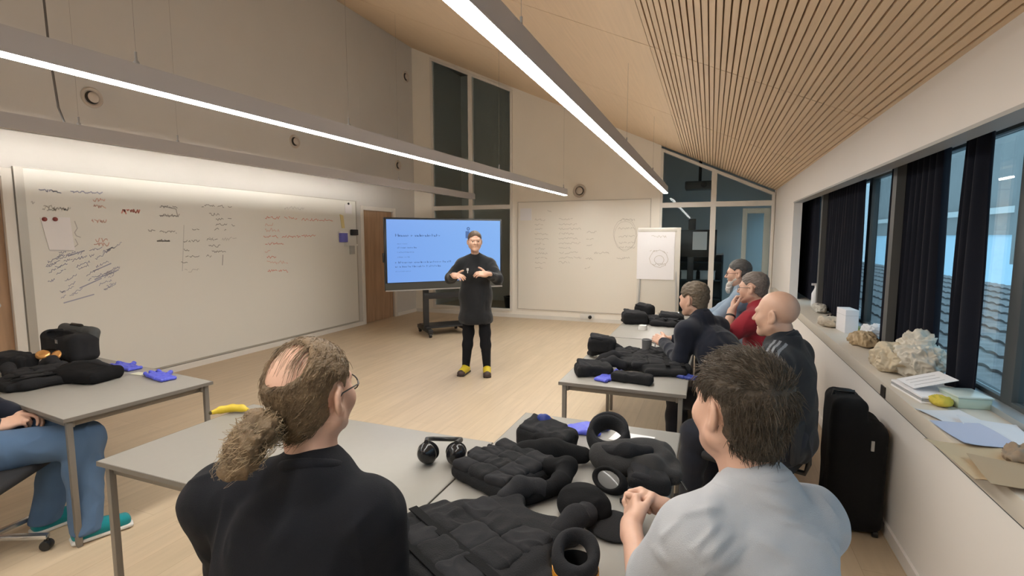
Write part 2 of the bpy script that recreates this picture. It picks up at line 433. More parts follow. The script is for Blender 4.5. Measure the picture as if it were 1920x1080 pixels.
for i in range(4):
    y0, y1 = POSTS[i], POSTS[i + 1]; root = struct(thing('window_%d' % (3 + i), None, None, (1.36, (y0 + y1) / 2, SILL)))
    h = (y1 - y0) / 2; b = MB(); w = .05; zt = 2.215 - SILL
    ym = 0.0
    for a, c, z0, z1 in [(-h, -h + w, 0, zt), (h - w, h, 0, zt), (ym - w, ym + w, 0, zt), (-h, h, 0, w), (-h, h, zt - w, zt)]:
        b.box((-.03, a, z0), (.03, c, z1))
    b.build('window_frame', M_frame, root, .003)
    MB().box((-.005, -h + w, w), (.001, ym - w, zt - w)).build('window_pane', M_glass, root)
    MB().box((-.005, ym + w, w), (.001, h - w, zt - w)).build('window_pane', M_glass, root)
    MB().box((-.10, -h, 0), (-.03, h, .028)).build('window_board', mat('ledge_grey', (.33, .36, .38), .4, metal=.3), root)
struct(MB().box((XL - .1, YR - .12, 0), (1.42, YR, ceil(XL) + .1)).build('wall_rear', M_wall))
# skirtings
struct(box('baseboard_left', (XL, 2.78, 0), (XL + .016, 7.83, .075), M_trim)); struct(box('baseboard_left', (XL, 8.96, 0), (XL + .016, YB, .075), M_trim))
struct(box('baseboard_back', (XL, YB - .016, 0), (GR0, YB, .075), M_trim))
struct(box('baseboard_right', (XR - .014, YR, 0), (XR, YB, .07), M_beige))
# rooms behind the glazing
M_back = mat('back_room_grey', (.74, .70, .64), .8); M_blue = mat('back_room_blue', (.66, .65, .63), .7)
struct(box('wall_back_room', (-6.2, 12.2, 0), (-1.9, 12.3, 5.8), M_back))
struct(box('wall_store', (-1.9, 12.9, 0), (1.9, 13.0, 4.2), M_blue))
struct(box('wall_between', (-1.95, 9.84, 0), (-1.9, 13.0, 6), M_back))
struct(box('wall_store_right', (1.3, 9.84, 0), (1.36, 10.1, 4.2), M_blue)); struct(box('wall_store_right', (1.3, 10.1, 2.3), (1.36, 13.0, 4.2), M_blue)); struct(box('wall_store_right', (1.3, 10.1, 0), (1.36, 13.0, .8), M_blue))
struct(box('ceiling_back_room', (-6.2, 9.84, 5.8), (-1.9, 12.3, 5.9), mat('attic_dark', (.30, .28, .25), .9)))
struct(box('ceiling_store', (-1.95, 9.84, 4.2), (1.4, 13.0, 4.3), mat('attic_dark', (.30, .28, .25), .9)))
struct(box('wall_back_room_left', (-6.3, 9.84, 0), (-6.2, 12.3, 5.9), M_back))
b = MB(); b.prism([(-6.3, ceil(-6.3) + .02), (1.42, ceil(1.42) + .02), (1.42, 6.1), (-6.3, 6.1)], 1, YB + .1, YB + .16); struct(b.build('wall_gap_filler', M_back))  # unseen filler added to keep sky light out of the back rooms
# outside: pantiled roof and the houses across, pale walls standing in for sky
M_tile = mat('grey_tile', (.33, .30, .29), .7, var=.25, vscale=9)
def roof():
    x0, z0, x1, z1 = 1.75, .22, 5.4, .70; n = 13; vs = []; fs = []; ys = np.arange(-8.0, 24, .045)
    for i in range(n):
        for e in (0, 1):
            t = (i + e * 1.06) / n; x = x0 + (x1 - x0) * t; z = z0 + (z1 - z0) * t + (.035 if e == 0 else 0.0)
            for y in ys: vs.append((x, y, z + .028 * abs(math.sin(y * PI / .27)) ** .7))
    m = len(ys)
    for i in range(n):
        a = 2 * i * m; c = a + m
        for k in range(m - 1): fs.append((a + k, c + k, c + k + 1, a + k + 1))
        if i: 
            p = (2 * i - 1) * m
            for k in range(m - 1): fs.append((p + k, a + k, a + k + 1, p + k + 1))
    r = MB().add(vs, fs).build('pantile_roof', M_tile)
    tag(r, 'grey pantiled roof of the low wing outside the windows', 'roof')
    g = MB().tube([(1.68, -8, .2), (1.68, 24, .2)], .06, 12).build('roof_gutter', mat('gutter_zinc', (.10, .14, .19), .4, metal=.4), r)
    MB().box((1.76, -8, -2), (5.4, 24, .2)).build('roof_base', M_tile, r)
roof()
h = thing('sky_stand_in', 'pale blue wall standing in for sky, with grey upper storey, beyond the roof', 'building', (11, 20, -3))
MB().box((-1.5, -34, 0), (4, 2, 3.75)).build('sky_band_wall', mat('sky_pale_blue', (.62, .80, .90), .8), h)  # pale blue put into the wall to stand in for bright sky
MB().box((-1.6, -34, 3.75), (4, 2, 8)).build('upper_storey', mat('grey_cladding', (.34, .32, .30), .8, var=.06, vscale=1), h)
h = thing('grey_house', 'grey clad house with a light eaves board, farthest outside', 'building', (13, 32, -3))
MB().box((-2, -9.5, 0), (4, 12, 4.75)).build('sky_band_wall', mat('sky_pale_blue', (.62, .80, .90), .8), h)
MB().box((-2.1, -9.5, 4.75), (4, 12, 9)).build('upper_storey', mat('grey_cladding', (.34, .32, .30), .8), h)
MB().box((-2.3, -9.5, 5.6), (-2.1, 12, 5.85)).build('eaves_board', M_trim, h)
# ------------------------------------------------------------------ pendant line lights
M_lamp_body = mat('lamp_grey', (.44, .43, .45), .5)
M_lamp = mat('lamp_diffuser', (.9, .9, .9), .5, emit=LAMP_COLOR, es=LAMP_STRENGTH)
M_wash = mat('wash_lens', (.9, .9, .9), .5, emit=(1, .95, .86), es=WASH_STRENGTH)
M_up = mat('added_uplight', (.9, .9, .9), .5, emit=LAMP_COLOR, es=UP_STRENGTH)
M_lamp_off = mat('lamp_lens_side', (.8, .8, .8), .4)
def line_light(label, p, q, wires, wash=None):
    p, q = Vector((*p, 2.40)), Vector((*q, 2.40)); d = (q - p); Lg = d.length; a = math.atan2(-d.x, d.y)
    t = thing('pendant_light', label, 'pendant light', p, a, 'pendant line lights')
    b = MB(); w = .037
    b.box((-w, 0, .012), (w, Lg, .10)); b.box((-w, 0, .09), (-w + .003, Lg, .110)); b.box((w - .003, 0, .09), (w, Lg, .110)); b.box((-w, 0, 0), (-w + .004, Lg, .014)); b.box((w - .004, 0, 0), (w, Lg, .014)); b.box((-w, -.004, 0), (w, 0, .1)); b.box((-w, Lg, 0), (w, Lg + .004, .1))
    b.build('lamp_housing', M_lamp_body, t, 0)
    if wash is None:
        MB().box((-w + .004, .0, -.006), (w - .004, Lg, .012)).build('lamp_diffuser', M_lamp, t)
    else:
        y0, y1 = wash
        MB().box((-w + .004, 0, .004), (w - .004, Lg, .011)).build('lamp_diffuser', M_lamp_off, t)
        MB().box((-w - .003, y0, .040), (-w, y1, .054)).build('lamp_lens', M_wash, t)
        MB().box((-w - .06, y0, .0555), (-w, y1, .0585)).build('lamp_hood', M_lamp_body, t); MB().box((-w - .06, y0, .0355), (-w, y1, .0385)).build('lamp_hood', M_lamp_body, t)
    MB().box((-w + .008, .02, .099), (w - .008, Lg - .02, .103)).build('added_uplight', M_up, t)  # hidden glowing strip added to brighten ceiling and upper walls
    for y in wires:
        wd = Matrix.Rotation(a, 4, 'Z') @ Vector((0, y, 0)) + p
        b = MB().tube([(0, y, .1), (0, y, ceil(wd.x) - 2.40 + .01)], .0009, 6)
        b.lathe([(0, .1), (.016, .1), (.014, .125), (.006, .135), (.006, .175), (0, .178)], (0, y, 0), 10)
        b.build('suspension_wire', mat('wire_grey', (.22, .21, .205), .5), t)
    return t
line_light('right-hand pendant line light under the slatted ceiling', (-.80, -2.3), (-.745, 9.1), [.6, 4.4, 7.2, 9.4, 11.2])
line_light('middle one of the three pendant line lights, ending beside the wall vent', (-2.873, -2.3), (-2.453, 8.9), [.6, 4.08, 5.62, 8.4, 11.1])
l3 = line_light('pendant line light nearest the long whiteboard, washing its wall', (-4.70, -2.3), (-4.415, 9.2), [.6, 4.83, 5.60, 9], (0.2, 10.1))
MB().tube([(.0, 4.74, .10), (-.01, 4.71, .22), (-.02, 4.69, .6), (-.03, 4.68, 1.4), (-.03, 4.67, ceil(-4.60) - 2.40)], .0075, 8).build('power_cable', mat('cable_grey', (.10, .09, .085), .6), l3)
# ================================================================== WALL PIECES AND FURNITURE
M_board = mat('board_enamel', (.73, .715, .675), .28, spec=.5)
M_board2 = mat('board_enamel_warm', (.80, .75, .68), .35)
M_paper = mat('white_paper', (.80, .78, .80), .7)
M_ink = {'black': mat('ink_black', (.27, .26, .25), .6), 'red': mat('ink_red', (.66, .25, .21), .6), 'blue': mat('ink_blue', (.36, .37, .47), .6),
         'pale': mat('ink_pale', (.50, .48, .46), .6), 'palered': mat('ink_palered', (.70, .46, .40), .6), 'grey': mat('ink_grey', (.56, .51, .46), .6)}
class Ink:
    'marker strokes: flat ribbons lying on a plane (axis = value), 0.4 mm proud of it'
    def __init__(s, axis, val, org, rnd=1): s.a, s.val, s.o, s.b, s.r = axis, val, Vector(org), MB(), random.Random(rnd)
    def line(s, pts, w=.006):
        P = [Vector(on(s.a, s.val, *p)) - s.o for p in pts]
        n = Vector((1, 0, 0)) if s.a == 0 else Vector((0, 1, 0))
        for i in range(len(P) - 1):
            d = P[i + 1] - P[i]
            if d.length < 1e-5: continue
            r = d.normalized().cross(n) * w / 2; e = d.normalized() * w * .3
            s.b.add([P[i] - r - e, P[i] + r - e, P[i + 1] + r + e, P[i + 1] - r + e], [(0, 1, 2, 3)])
        return s
    def word(s, u0, u1, v0, v1=None, h=5, w=.006):
        'a run of illegible handwriting between two points of the photo'
        v1 = v0 if v1 is None else v1; n = max(3, int(abs(u1 - u0) / 1.8)); pts = []
        for i in range(n + 1):
            t = i / n; pts.append((u0 + (u1 - u0) * t + s.r.uniform(-.8, .8), v0 + (v1 - v0) * t + s.r.uniform(-h / 2, h / 2)))
            if i and s.r.random() < .12 and len(pts) > 2: s.line(pts, w); pts = []
        if len(pts) > 1: s.line(pts, w)
        return s
    def ring(s, u, v, ru, rv, w=.006, n=22, wob=.06):
        return s.line([(u + ru * math.cos(t) * (1 + s.r.uniform(-wob, wob)), v + rv * math.sin(t) * (1 + s.r.uniform(-wob, wob))) for t in [2 * PI * k / n for k in range(n + 1)]], w)
    def done(s, name, col, parent): return tag(s.b.build(name, M_ink[col], parent), kind='stuff')
# --- long whiteboard on the left wall
y0, y1, z0, z1 = 2.84, 7.70, .085, 2.31
wb = thing('whiteboard', 'long whiteboard covered in red, black and blue notes on the left wall', 'whiteboard', (XL, (y0 + y1) / 2, z0))
hy, hz = (y1 - y0) / 2, z1 - z0
MB().box((.004, -hy, 0), (.018, hy, hz)).build('board_surface', M_board, wb)
b = MB(); w = .022
for a, c, d, e in [(-hy - .06, -hy + .012, 0, hz), (hy - w, hy, 0, hz), (-hy, hy, 0, w), (-hy, hy, hz - .012, hz)]: b.box((.0, a, d), (.026, c, e))
b.build('board_frame', mat('board_trim', (.46, .44, .40), .4, metal=.4), wb)
XB = XL + .0186; o = (XL, (y0 + y1) / 2, z0)
k = Ink(0, XB, o, 3)
for a in [(300, 332, 388), (300, 336, 404), (278, 291, 433), (300, 331, 435), (295, 318, 451), (378, 402, 386), (408, 420, 387), (428, 436, 387), (392, 411, 402), (405, 418, 411), (427, 433, 411), (405, 425, 421), (435, 440, 422),
          (403, 410, 430), (421, 426, 430), (360, 373, 430), (344, 374, 452), (345, 355, 468), (348, 373, 480), (340, 351, 493), (388, 408, 450), (391, 412, 461), (397, 424, 472), (388, 396, 480)]: k.word(*a, h=5, w=.008)
k.line([(302, 386), (330, 392), (333, 405), (299, 404)], .008).line([(295, 452), (318, 452)], .016).line([(345, 422), (342, 508)], .004).line([(418, 478), (417, 497)], .01)
k.done('black_notes', 'black', wb)
k = Ink(0, XB, o, 4)
for a in [(392, 402, 448), (416, 443, 448), (346, 373, 507), (82, 104, 388), (100, 132, 392), (533, 570, 390), (58, 64, 380), (80, 130, 392)]: k.word(*a, h=7, w=.007)
k.line([(140, 415), (145, 428), (140, 436), (143, 442), (151, 445)], .009).line([(141, 448), (146, 458), (140, 463)], .008)
k.done('faded_notes', 'pale', wb)
k = Ink(0, XB, o, 5)
for a in [(497, 525, 408), (533, 557, 409), (566, 624, 411, 413), (494, 521, 444), (529, 592, 444, 442), (497, 534, 457), (500, 517, 482), (502, 540, 508)]: k.word(*a, h=5, w=.009)
k.word(229, 264, 397, h=9, w=.013); k.done('red_list', 'red', wb)
k = Ink(0, XB, o, 6)
for a in [(497, 512, 421), (497, 524, 431), (497, 508, 470), (500, 542, 492), (174, 198, 375), (176, 198, 387), (172, 199, 415), (180, 201, 450), (176, 204, 458)]: k.word(*a, h=7, w=.009)
k.done('faded_red_notes', 'palered', wb)
k = Ink(0, XB, o, 8); r = random.Random(4)
for i in range(46):
    u = r.uniform(84, 208); v = r.uniform(478, 562) - (u - 84) * .12; L_ = r.uniform(8, 26)
    k.word(u, u + L_, v, v - L_ * r.uniform(.3, .6), h=5, w=.006)
for a in [(74, 114, 356, 360), (133, 192, 359, 362)]: k.word(*a, h=4, w=.01)
for a in [(178, 222, 524, 506), (120, 176, 568, 552), (176, 208, 508, 494), (128, 158, 480, 470), (150, 190, 540, 522)]: k.line([(a[0], a[2]), (a[1], a[3])], .012)
k.done('blue_scribbles', 'blue', wb)
# --- things held on that whiteboard
def atw(u, v, d=.02): return on(0, XL + d, u, v)
p = atw(108, 437); P1, P2 = atw(80, 408), atw(136, 469)
pad = thing('paper_pad', 'white sheet of paper pinned by two dark red magnets on the whiteboard', 'paper', (XL + .02, p[1], P2[2]))
hh = P1[2] - P2[2]; hw = (P2[1] - P1[1]) / 2
MB().prism([(-hw - .02, hh), (hw, hh + .01), (hw + .02, 0), (-hw + .03, .01)], 0, .001, .007).build('top_sheet', M_paper, pad)
MB().prism([(-hw - .01, hh - .01), (hw - .01, hh), (hw + .01, -.012), (-hw + .035, -.006)], 0, 0, .0012).build('under_sheet', mat('paper_shade', (.60, .59, .60), .8), pad)
for u, v, l in [(83, 411, 'left'), (103, 411, 'right')]:
    q = atw(u, v, .028); tag(MB().lathe([(0, 0), (.021, 0), (.021, .009), (.013, .013), (.013, .02), (0, .022)], (0, 0, 0), 16, rot4(0, PI / 2, 0)).build('board_magnet', mat('magnet_dark_red', (.20, .035, .03), .4), None, 0, q),
        'dark red round magnet at the %s of the pinned sheet' % l, 'magnet', 'magnets pinning the paper')
q = atw(653, 382); tag(MB().lathe([(0, 0), (.02, 0), (.02, .012), (0, .014)], (0, 0, 0), 14, rot4(0, PI / 2, 0)).build('board_magnet', M_black, None, 0, q), 'small black magnet holding a note card at the whiteboard end', 'magnet')
q = atw(653, 391); tag(MB().box((0, -.09, -.09), (.004, .09, .075)).build('note_card', M_paper, None, 0, q), 'small white note card under the black magnet', 'card')
q = atw(641, 415); tag(MB().prism([(-.05, .12), (.03, .10), (.06, -.12), (-.01, -.12)], 0, 0, .012).build('sticky_pennant', mat('pale_yellow', (.66, .55, .27), .7), None, 0, q), 'pale yellow tapering paper flag stuck on the whiteboard', 'paper')
q = atw(642, 445); t = thing('marker_box', 'blue marker box clipped on the whiteboard end', 'box', q)
MB().box((0, -.09, -.085), (.06, .075, .075)).build('box_body', mat('marker_blue', (.13, .13, .48), .5), t, .006); MB().box((.0, -.095, .075), (.064, .08, .1)).build('box_lid', M_paper, t, .004)
q = atw(662, 436); tag(MB().box((0, -.085, -.05), (.055, .085, .055)).build('board_eraser', mat('felt_black', (.03, .03, .035), .9), None, .012, q), 'black felt board eraser above the white tray', 'eraser')
q = atw(656, 457); t = thing('pen_tray', 'white pen tray at the whiteboard end', 'tray', q)
b = MB(); b.box((0, -.16, -.035), (.008, .12, .02)); b.box((0, -.16, -.035), (.085, .12, -.027)); b.box((.078, -.16, -.035), (.085, .12, -.008)); b.build('tray_shell', mat('white_plastic', (.72, .71, .69), .4), t)
MB().box((.0, -.02, -.19), (.03, .10, -.035)).build('tray_pocket', mat('grey_plastic', (.42, .42, .41), .5), t, .005)
# --- second whiteboard on the back wall
x0, x1, z0, z1 = -3.66, -1.04, .185, 2.36
wb2 = thing('whiteboard', 'whiteboard with faded grey notes on the back wall behind the flip chart', 'whiteboard', ((x0 + x1) / 2, YB, z0))
hx, hz = (x1 - x0) / 2, z1 - z0
MB().box((-hx, -.016, 0), (hx, -.003, hz)).build('board_surface', M_board2, wb2)
b = MB(); w = .014
for a, c, d, e in [(-hx, -hx + w, 0, hz), (hx - w, hx, 0, hz), (-hx, hx, 0, w), (-hx, hx, hz - w, hz)]: b.box((a, -.021, d), (c, 0, e))
b.build('board_frame', mat('board_trim_pale', (.52, .48, .43), .45), wb2)
k = Ink(1, YB - .0166, ((x0 + x1) / 2, YB, z0), 12)
for i in range(11):
    v = 412 + i * 9; k.word(1003, 1003 + k.r.uniform(12, 28), v, h=4, w=.008)
    if i < 10: k.word(1048, 1048 + k.r.uniform(18, 42), v - 1, h=4, w=.008)
for a in [(1100, 1118, 435), (1100, 1112, 448), (1100, 1110, 460), (1114, 1142, 474), (1098, 1112, 485), (1096, 1106, 502), (1156, 1180, 484), (1026, 1034, 396), (1162, 1190, 412)]: k.word(*a, h=4, w=.009)
k.ring(1172, 440, 22, 30); k.ring(1172, 442, 20, 27)
for v in (428, 443, 455, 464): k.word(1160, 1190, v, h=4, w=.008)
k.done('faded_notes', 'grey', wb2)
q = on(1, YB - .018, 986, 402); tag(MB().box((-.12, -.004, -.12), (.12, 0, .12)).build('note_card', M_paper, None, 0, q), 'blank square note in the corner of the back whiteboard', 'card')
# --- flip chart easel
t = thing('flip_chart', 'white flip chart easel with a drawn sheet before the back whiteboard', 'flip chart', (-.76, 8.30, 0)); tl = .03
hx = .325
MB().box((-hx, 0, .46), (hx, .02, 1.80)).build('easel_board', mat('easel_white', (.66, .63, .58), .4), t, .004)
MB().box((-hx + .005, -.012, 1.735), (hx - .06, 0, 1.79)).build('clamp_bar', mat('clamp_grey', (.58, .55, .5), .4), t, .003)
MB().prism([(-.015, .985), (-.010, 1.775), (-.002, 1.775), (-.002, .99)], 0, -hx - .005, hx - .085).build('paper_sheet', M_paper, t)
k = Ink(1, 8.2845, (-.76, 8.30, 0), 20)
k.ring(1235, 485, 17, 16, .006); k.ring(1236, 487, 9, 8, .006)
for a in [(1222, 1250, 443), (1218, 1232, 470), (1243, 1252, 474), (1224, 1248, 496)]: k.word(*a, h=5, w=.006)
k.done('sheet_drawing', 'grey', t)
for x in (-.27, .27): MB().tube([(x, .02, 1.2), (x * 1.12, -.08, .01)], .014, 10).build('easel_leg', M_alu, t)
MB().tube([(0, .03, 1.5), (0, .55, .01)], .014, 10).build('easel_leg', M_alu, t)
# --- ventilation valves
def vent(label, loc, rot, r=.105):
    t = thing('wall_vent', label, 'vent', loc, 0, 'round ventilation valves'); t.rotation_euler = rot
    m = mat('vent_enamel', (.56, .50, .45), .45)
    MB().lathe([(r * .62, .0), (r, 0), (r, .008), (r * .9, .022), (r * .72, .012), (r * .62, .0)], n=32).build('vent_ring', m, t)
    MB().lathe([(0, .006), (r * .62, .004), (r * .62, .001), (0, .001)], n=24).build('vent_throat', mat('vent_dark', (.05, .045, .04), .8), t)
    MB().lathe([(0, .022), (r * .45, .022), (r * .52, .032), (r * .45, .044), (r * .2, .05), (0, .051)], n=28).build('vent_disc', m, t)
for l, (y, z) in [('round valve vent nearest the camera, high on the left wall beside the cable', (3.50, 3.105)), ('round valve vent in the middle of the long left wall', (6.29, 3.135)),
                  ('round valve vent on the left wall above the walnut door', (9.10, 3.13)), ('small round vent highest up, beside the tall corner glazing', (9.45, 5.0))]:
    vent(l, (XL, y, z), (0, PI / 2, 0), .105 if z < 4 else .12)
vent('round valve vent above the back whiteboard', (-2.39, YB, 2.54), (PI / 2, 0, 0), .13)
t = thing('wall_socket', 'white socket outlet low on the back wall under the whiteboard', 'socket', (-2.2, YB - .016, .10))
MB().box((-.14, -.02, -.05), (.14, 0, .045)).build('socket_plate', mat('white_plastic', (.72, .71, .69), .4), t, .004)
MB().lathe([(0, 0), (.035, 0), (.035, .03), (.02, .05), (0, .05)], (.06, -.02, 0), 16, rot4(PI / 2, 0, 0)).build('socket_plug', M_black, t)
# --- rolling display
TVC, TVA = Vector((-4.13, 7.52, 0)), math.radians(47)
tv = thing('rolling_display', 'large interactive display showing a blue slide, on a black rolling stand', 'display', TVC, TVA)
hw, zb, zt = 1.02, .79, 1.965
MB().box((-hw, -.03, zb), (hw, .05, zt)).build('display_housing', mat('display_black', (.015, .017, .022), .35), tv, .008)
b = MB(); b.box((-hw, -.045, zb), (hw, -.028, zb + .018)); b.box((-hw, -.032, zb + .02), (hw, -.03, zb + .125)); b.build('lower_bezel', mat('bezel_bronze', (.12, .12, .11), .3, metal=.6), tv)
MB().box((-hw, -.048, zb - .004), (hw, -.03, zb + .016)).build('pen_ledge', mat('ledge_silver', (.45, .44, .43), .35, metal=.6), tv)
def screen_mat():
    m = bpy.data.materials.new('slide_screen'); m.use_nodes = True; nt = m.node_tree; N = nt.nodes; L = nt.links; b = N['Principled BSDF']
    b.inputs['Base Color'].default_value = (.02, .02, .03, 1); b.inputs['Roughness'].default_value = .25
    tc = N.new('ShaderNodeTexCoord'); sp = N.new('ShaderNodeSeparateXYZ'); L.new(tc.outputs['Object'], sp.inputs[0])
    r = N.new('ShaderNodeMapRange'); r.inputs[1].default_value = -1; r.inputs[2].default_value = 1; L.new(sp.outputs[0], r.inputs[0])
    mx = N.new('ShaderNodeMix'); mx.data_type = 'RGBA'; mx.inputs[6].default_value = (.185, .375, .84, 1); mx.inputs[7].default_value = (.23, .46, .90, 1)
    L.new(r.outputs[0], mx.inputs[0]); L.new(mx.outputs[2], b.inputs['Emission Color']); b.inputs['Emission Strength'].default_value = .95
    return m
MB().box((-hw + .035, -.0335, zb + .135), (hw - .035, -.0305, zt - .03)).build('screen', screen_mat(), tv)
nrm = Vector((math.sin(TVA), -math.cos(TVA), 0))
def on_tv(u, v):
    d = Vector(ray(u, v)); c = TVC + nrm * .034; s = (c - Vector((0, 0, EYE))).dot(nrm) / d.dot(nrm)
    p = Vector((0, 0, EYE)) + d * s - TVC
    return p.x * math.cos(TVA) + p.y * math.sin(TVA), p.z
b = MB(); rr = random.Random(5)
for u0, u1, v, h in [(741, 823, 441, .042), (745, 763, 457, .016), (745, 783, 464, .026), (745, 776, 473, .018), (745, 768, 482, .016), (741, 848, 492, .032), (741, 826, 500, .030), (741, 770, 509, .012)]:
    xa, za = on_tv(u0, v); xb, _ = on_tv(u1, v); x = xa
    while x < xb:                                # row of small letter-like bars
        wl = rr.uniform(.5, .9) * h; hl = h * rr.choice([.62, .62, 1.0])
        b.box((x, -.0342, za - h / 2), (x + wl * .35, -.0336, za - h / 2 + hl)); b.box((x, -.0342, za - h / 2 + hl * rr.choice([0, .45])), (x + wl, -.0336, za - h / 2 + hl * .45 + h * .14))
        x += wl + h * .22 + (h * .5 if rr.random() < .16 else 0)
b.build('slide_text', mat('slide_text_blue', (.02, .05, .13), .5, emit=(.05, .12, .33), es=.8), tv)
x, z = on_tv(878, 429); MB().lathe([(.012, 0), (.03, 0), (.03, .0008), (.012, .0008)], (x, -.0336, z), 20, rot4(PI / 2, 0, 0)).box((x - .05, -.0342, z - .16), (x + .02, -.0336, z - .04)).build('slide_emblem', MATS['slide_text_blue'], tv)
MB().box((-hw - .025, -.01, 1.25), (-hw, .03, 1.40)).build('side_handle', M_black, tv, .005)
ms = mat('stand_black', (.02, .02, .022), .45)
for sx in (-.33, .33):
    MB().box((sx - .045, .06, .10), (sx + .045, .12, 1.5)).build('stand_post', ms, tv, .004)
    MB().box((sx - .04, -.18, .075), (sx + .04, .52, .135)).build('stand_foot', ms, tv, .006)
    for y in (-.15, .48):
        MB().lathe([(0, -.02), (.035, -.02), (.037, 0), (.035, .02), (0, .02)], (sx, y, .037), 16, rot4(0, PI / 2, 0)).box((sx - .03, y - .025, .05), (sx + .03, y + .025, .08)).build('stand_caster', M_black, tv)
MB().box((-.375, .05, .62), (.375, .12, .72)).build('cross_rail', ms, tv, .004)
MB().box((-.36, -.05, .135), (.36, .42, .16)).build('stand_shelf', ms, tv, .004)
# --- tables
M_top = mat('table_laminate', (.295, .28, .255), .42, var=.015, vscale=30)
M_edge = mat('table_edge', (.17, .155, .14), .5); M_leg = mat('table_steel', (.22, .20, .18), .42, metal=.35)
def make_table(label, loc, rz, hx=.80, hy=.39):
    t = thing('training_table', label, 'table', loc, rz, 'grey tables set in a horseshoe')
    MB().box((-hx, -hy, .698), (hx, hy, .7195)).build('tabletop', M_top, t, .002)
    b = MB()
    for a in ((-hx - .003, -hy - .003, -hx, hy + .003), (hx, -hy - .003, hx + .003, hy + .003), (-hx, -hy - .003, hx, -hy), (-hx, hy, hx, hy + .003)): b.box((a[0], a[1], .698), (a[2], a[3], .7185))
    b.build('edge_band', M_edge, t)
    b = MB()
    for s in (-1, 1):
        b.box((-hx + .03, s * (hy - .045) - .012, .655), (hx - .03, s * (hy - .045) + .012, .698)); b.box((s * (hx - .06) - .012, -hy + .04, .655), (s * (hx - .06) + .012, hy - .04, .698))
    b.build('table_frame', M_leg, t, .002)
    for sx in (-1, 1):
        for sy in (-1, 1):
            x, y = sx * (hx - .03), sy * (hy - .03)
            MB().box((x - .0135, y - .0135, .012), (x + .0135, y + .0135, .698)).box((x - .012, y - .012, 0), (x + .012, y + .012, .013)).build('table_leg', M_leg, t, .003)
    return t
def place(src, label, loc, rz):
    t = dup(src); t.location = loc; t.rotation_euler = (0, 0, rz); t['label'] = label; return t
T1 = make_table('grey table by the long whiteboard carrying the big black bag and blue gloves', (-3.83, 2.02, 0), math.radians(-6))
u = Vector((math.cos(math.radians(-6)), math.sin(math.radians(-6)), 0)); v = Vector((-u.y, u.x, 0))
T1.location = Vector((-3.065, 1.512, 0)) - u * .80 + v * .39
make_table('grey table with the banana, in front of the ponytailed man', (-1.626, 1.655, 0), 0, .73)
place(T1, 'grey table end-on under the clasped hands of the grey-shirted man', (-.495, 1.672, 0), PI / 2)
place(T1, 'grey table with the middle heap of black gear, before the navy sweater', (-.495, 3.90, 0), PI / 2)
place(T1, 'grey table farthest back, beside the flip chart', (-.475, 5.52, 0), PI / 2)
# --- swivel chairs under the people
def make_chair(label, loc, rz):
    t = thing('swivel_chair', label, 'chair', loc, rz, 'black swivel chairs')
    mf = mat('chair_fabric', (.018, .018, .021), .85, bump=.2, bscale=300); mc = mat('chair_chrome', (.55, .55, .56), .25, metal=.9)
    MB().box((-.23, -.21, .405), (.23, .23, .455)).build('seat', mf, t, .022, seg=3)
    b = MB()
    for i in range(6):
        pass
    MB().box((-.19, -.245, .50), (.19, -.215, .71)).build('backrest', mf, t, .014, seg=3)
    MB().tube([(0, -.05, .40), (0, -.24, .405), (0, -.255, .46), (0, -.25, .62)], .014, 10).build('back_bar', M_black, t)
    MB().tube([(0, 0, .09), (0, 0, .41)], .025, 14).lathe([(0, .06), (.05, .065), (.05, .11), (.03, .13), (0, .13)], n=18).build('gas_column', M_black, t)
    for i in range(5):
        a = 2 * PI * i / 5 + .3; c, s = math.cos(a), math.sin(a)
        MB().beam((c * .03, s * .03, .095), (c * .28, s * .28, .075), .035, .022).build('base_spoke', mc, t, .004)
        MB().lathe([(0, -.022), (.024, -.022), (.027, -.015), (.027, .015), (.024, .022), (0, .022)], (c * .27, s * .27, .0275), 14, rot4(0, PI / 2, a + PI / 2)).tube([(c * .27, s * .27, .05), (c * .27, s * .27, .075)], .01, 8).build('caster', M_black, t)
    return t
# ================================================================== PEOPLE
SKIN = {'fair': (.60, .38, .29), 'ruddy': (.60, .365, .27), 'tan': (.55, .34, .25)}
def skin(k): return mat('skin_' + k, SKIN[k], .5, var=.07, vscale=14, sss=.06, bump=.04, bscale=260)
def cloth(name, c, sheen=.15, bump=.25, bs=420): return mat(name, c, .9, bump=bump, bscale=bs, sheen=sheen, var=.06, vscale=9, spec=.2)
M_eyew = mat('eye_white', (.75, .72, .68), .25); M_eyed = mat('eye_iris', (.05, .04, .035), .2)
def A3(*p): return np.array(p, float)
def frame(o, y, z):
    'rigid frame: origin, y axis, approximate z axis'
    y = np.asarray(y, float); y /= np.linalg.norm(y); z = np.asarray(z, float); z = z - y * (z @ y); z /= np.linalg.norm(z)
    M = np.eye(4); M[:3, 0] = np.cross(y, z); M[:3, 1] = y; M[:3, 2] = z; M[:3, 3] = o; return M
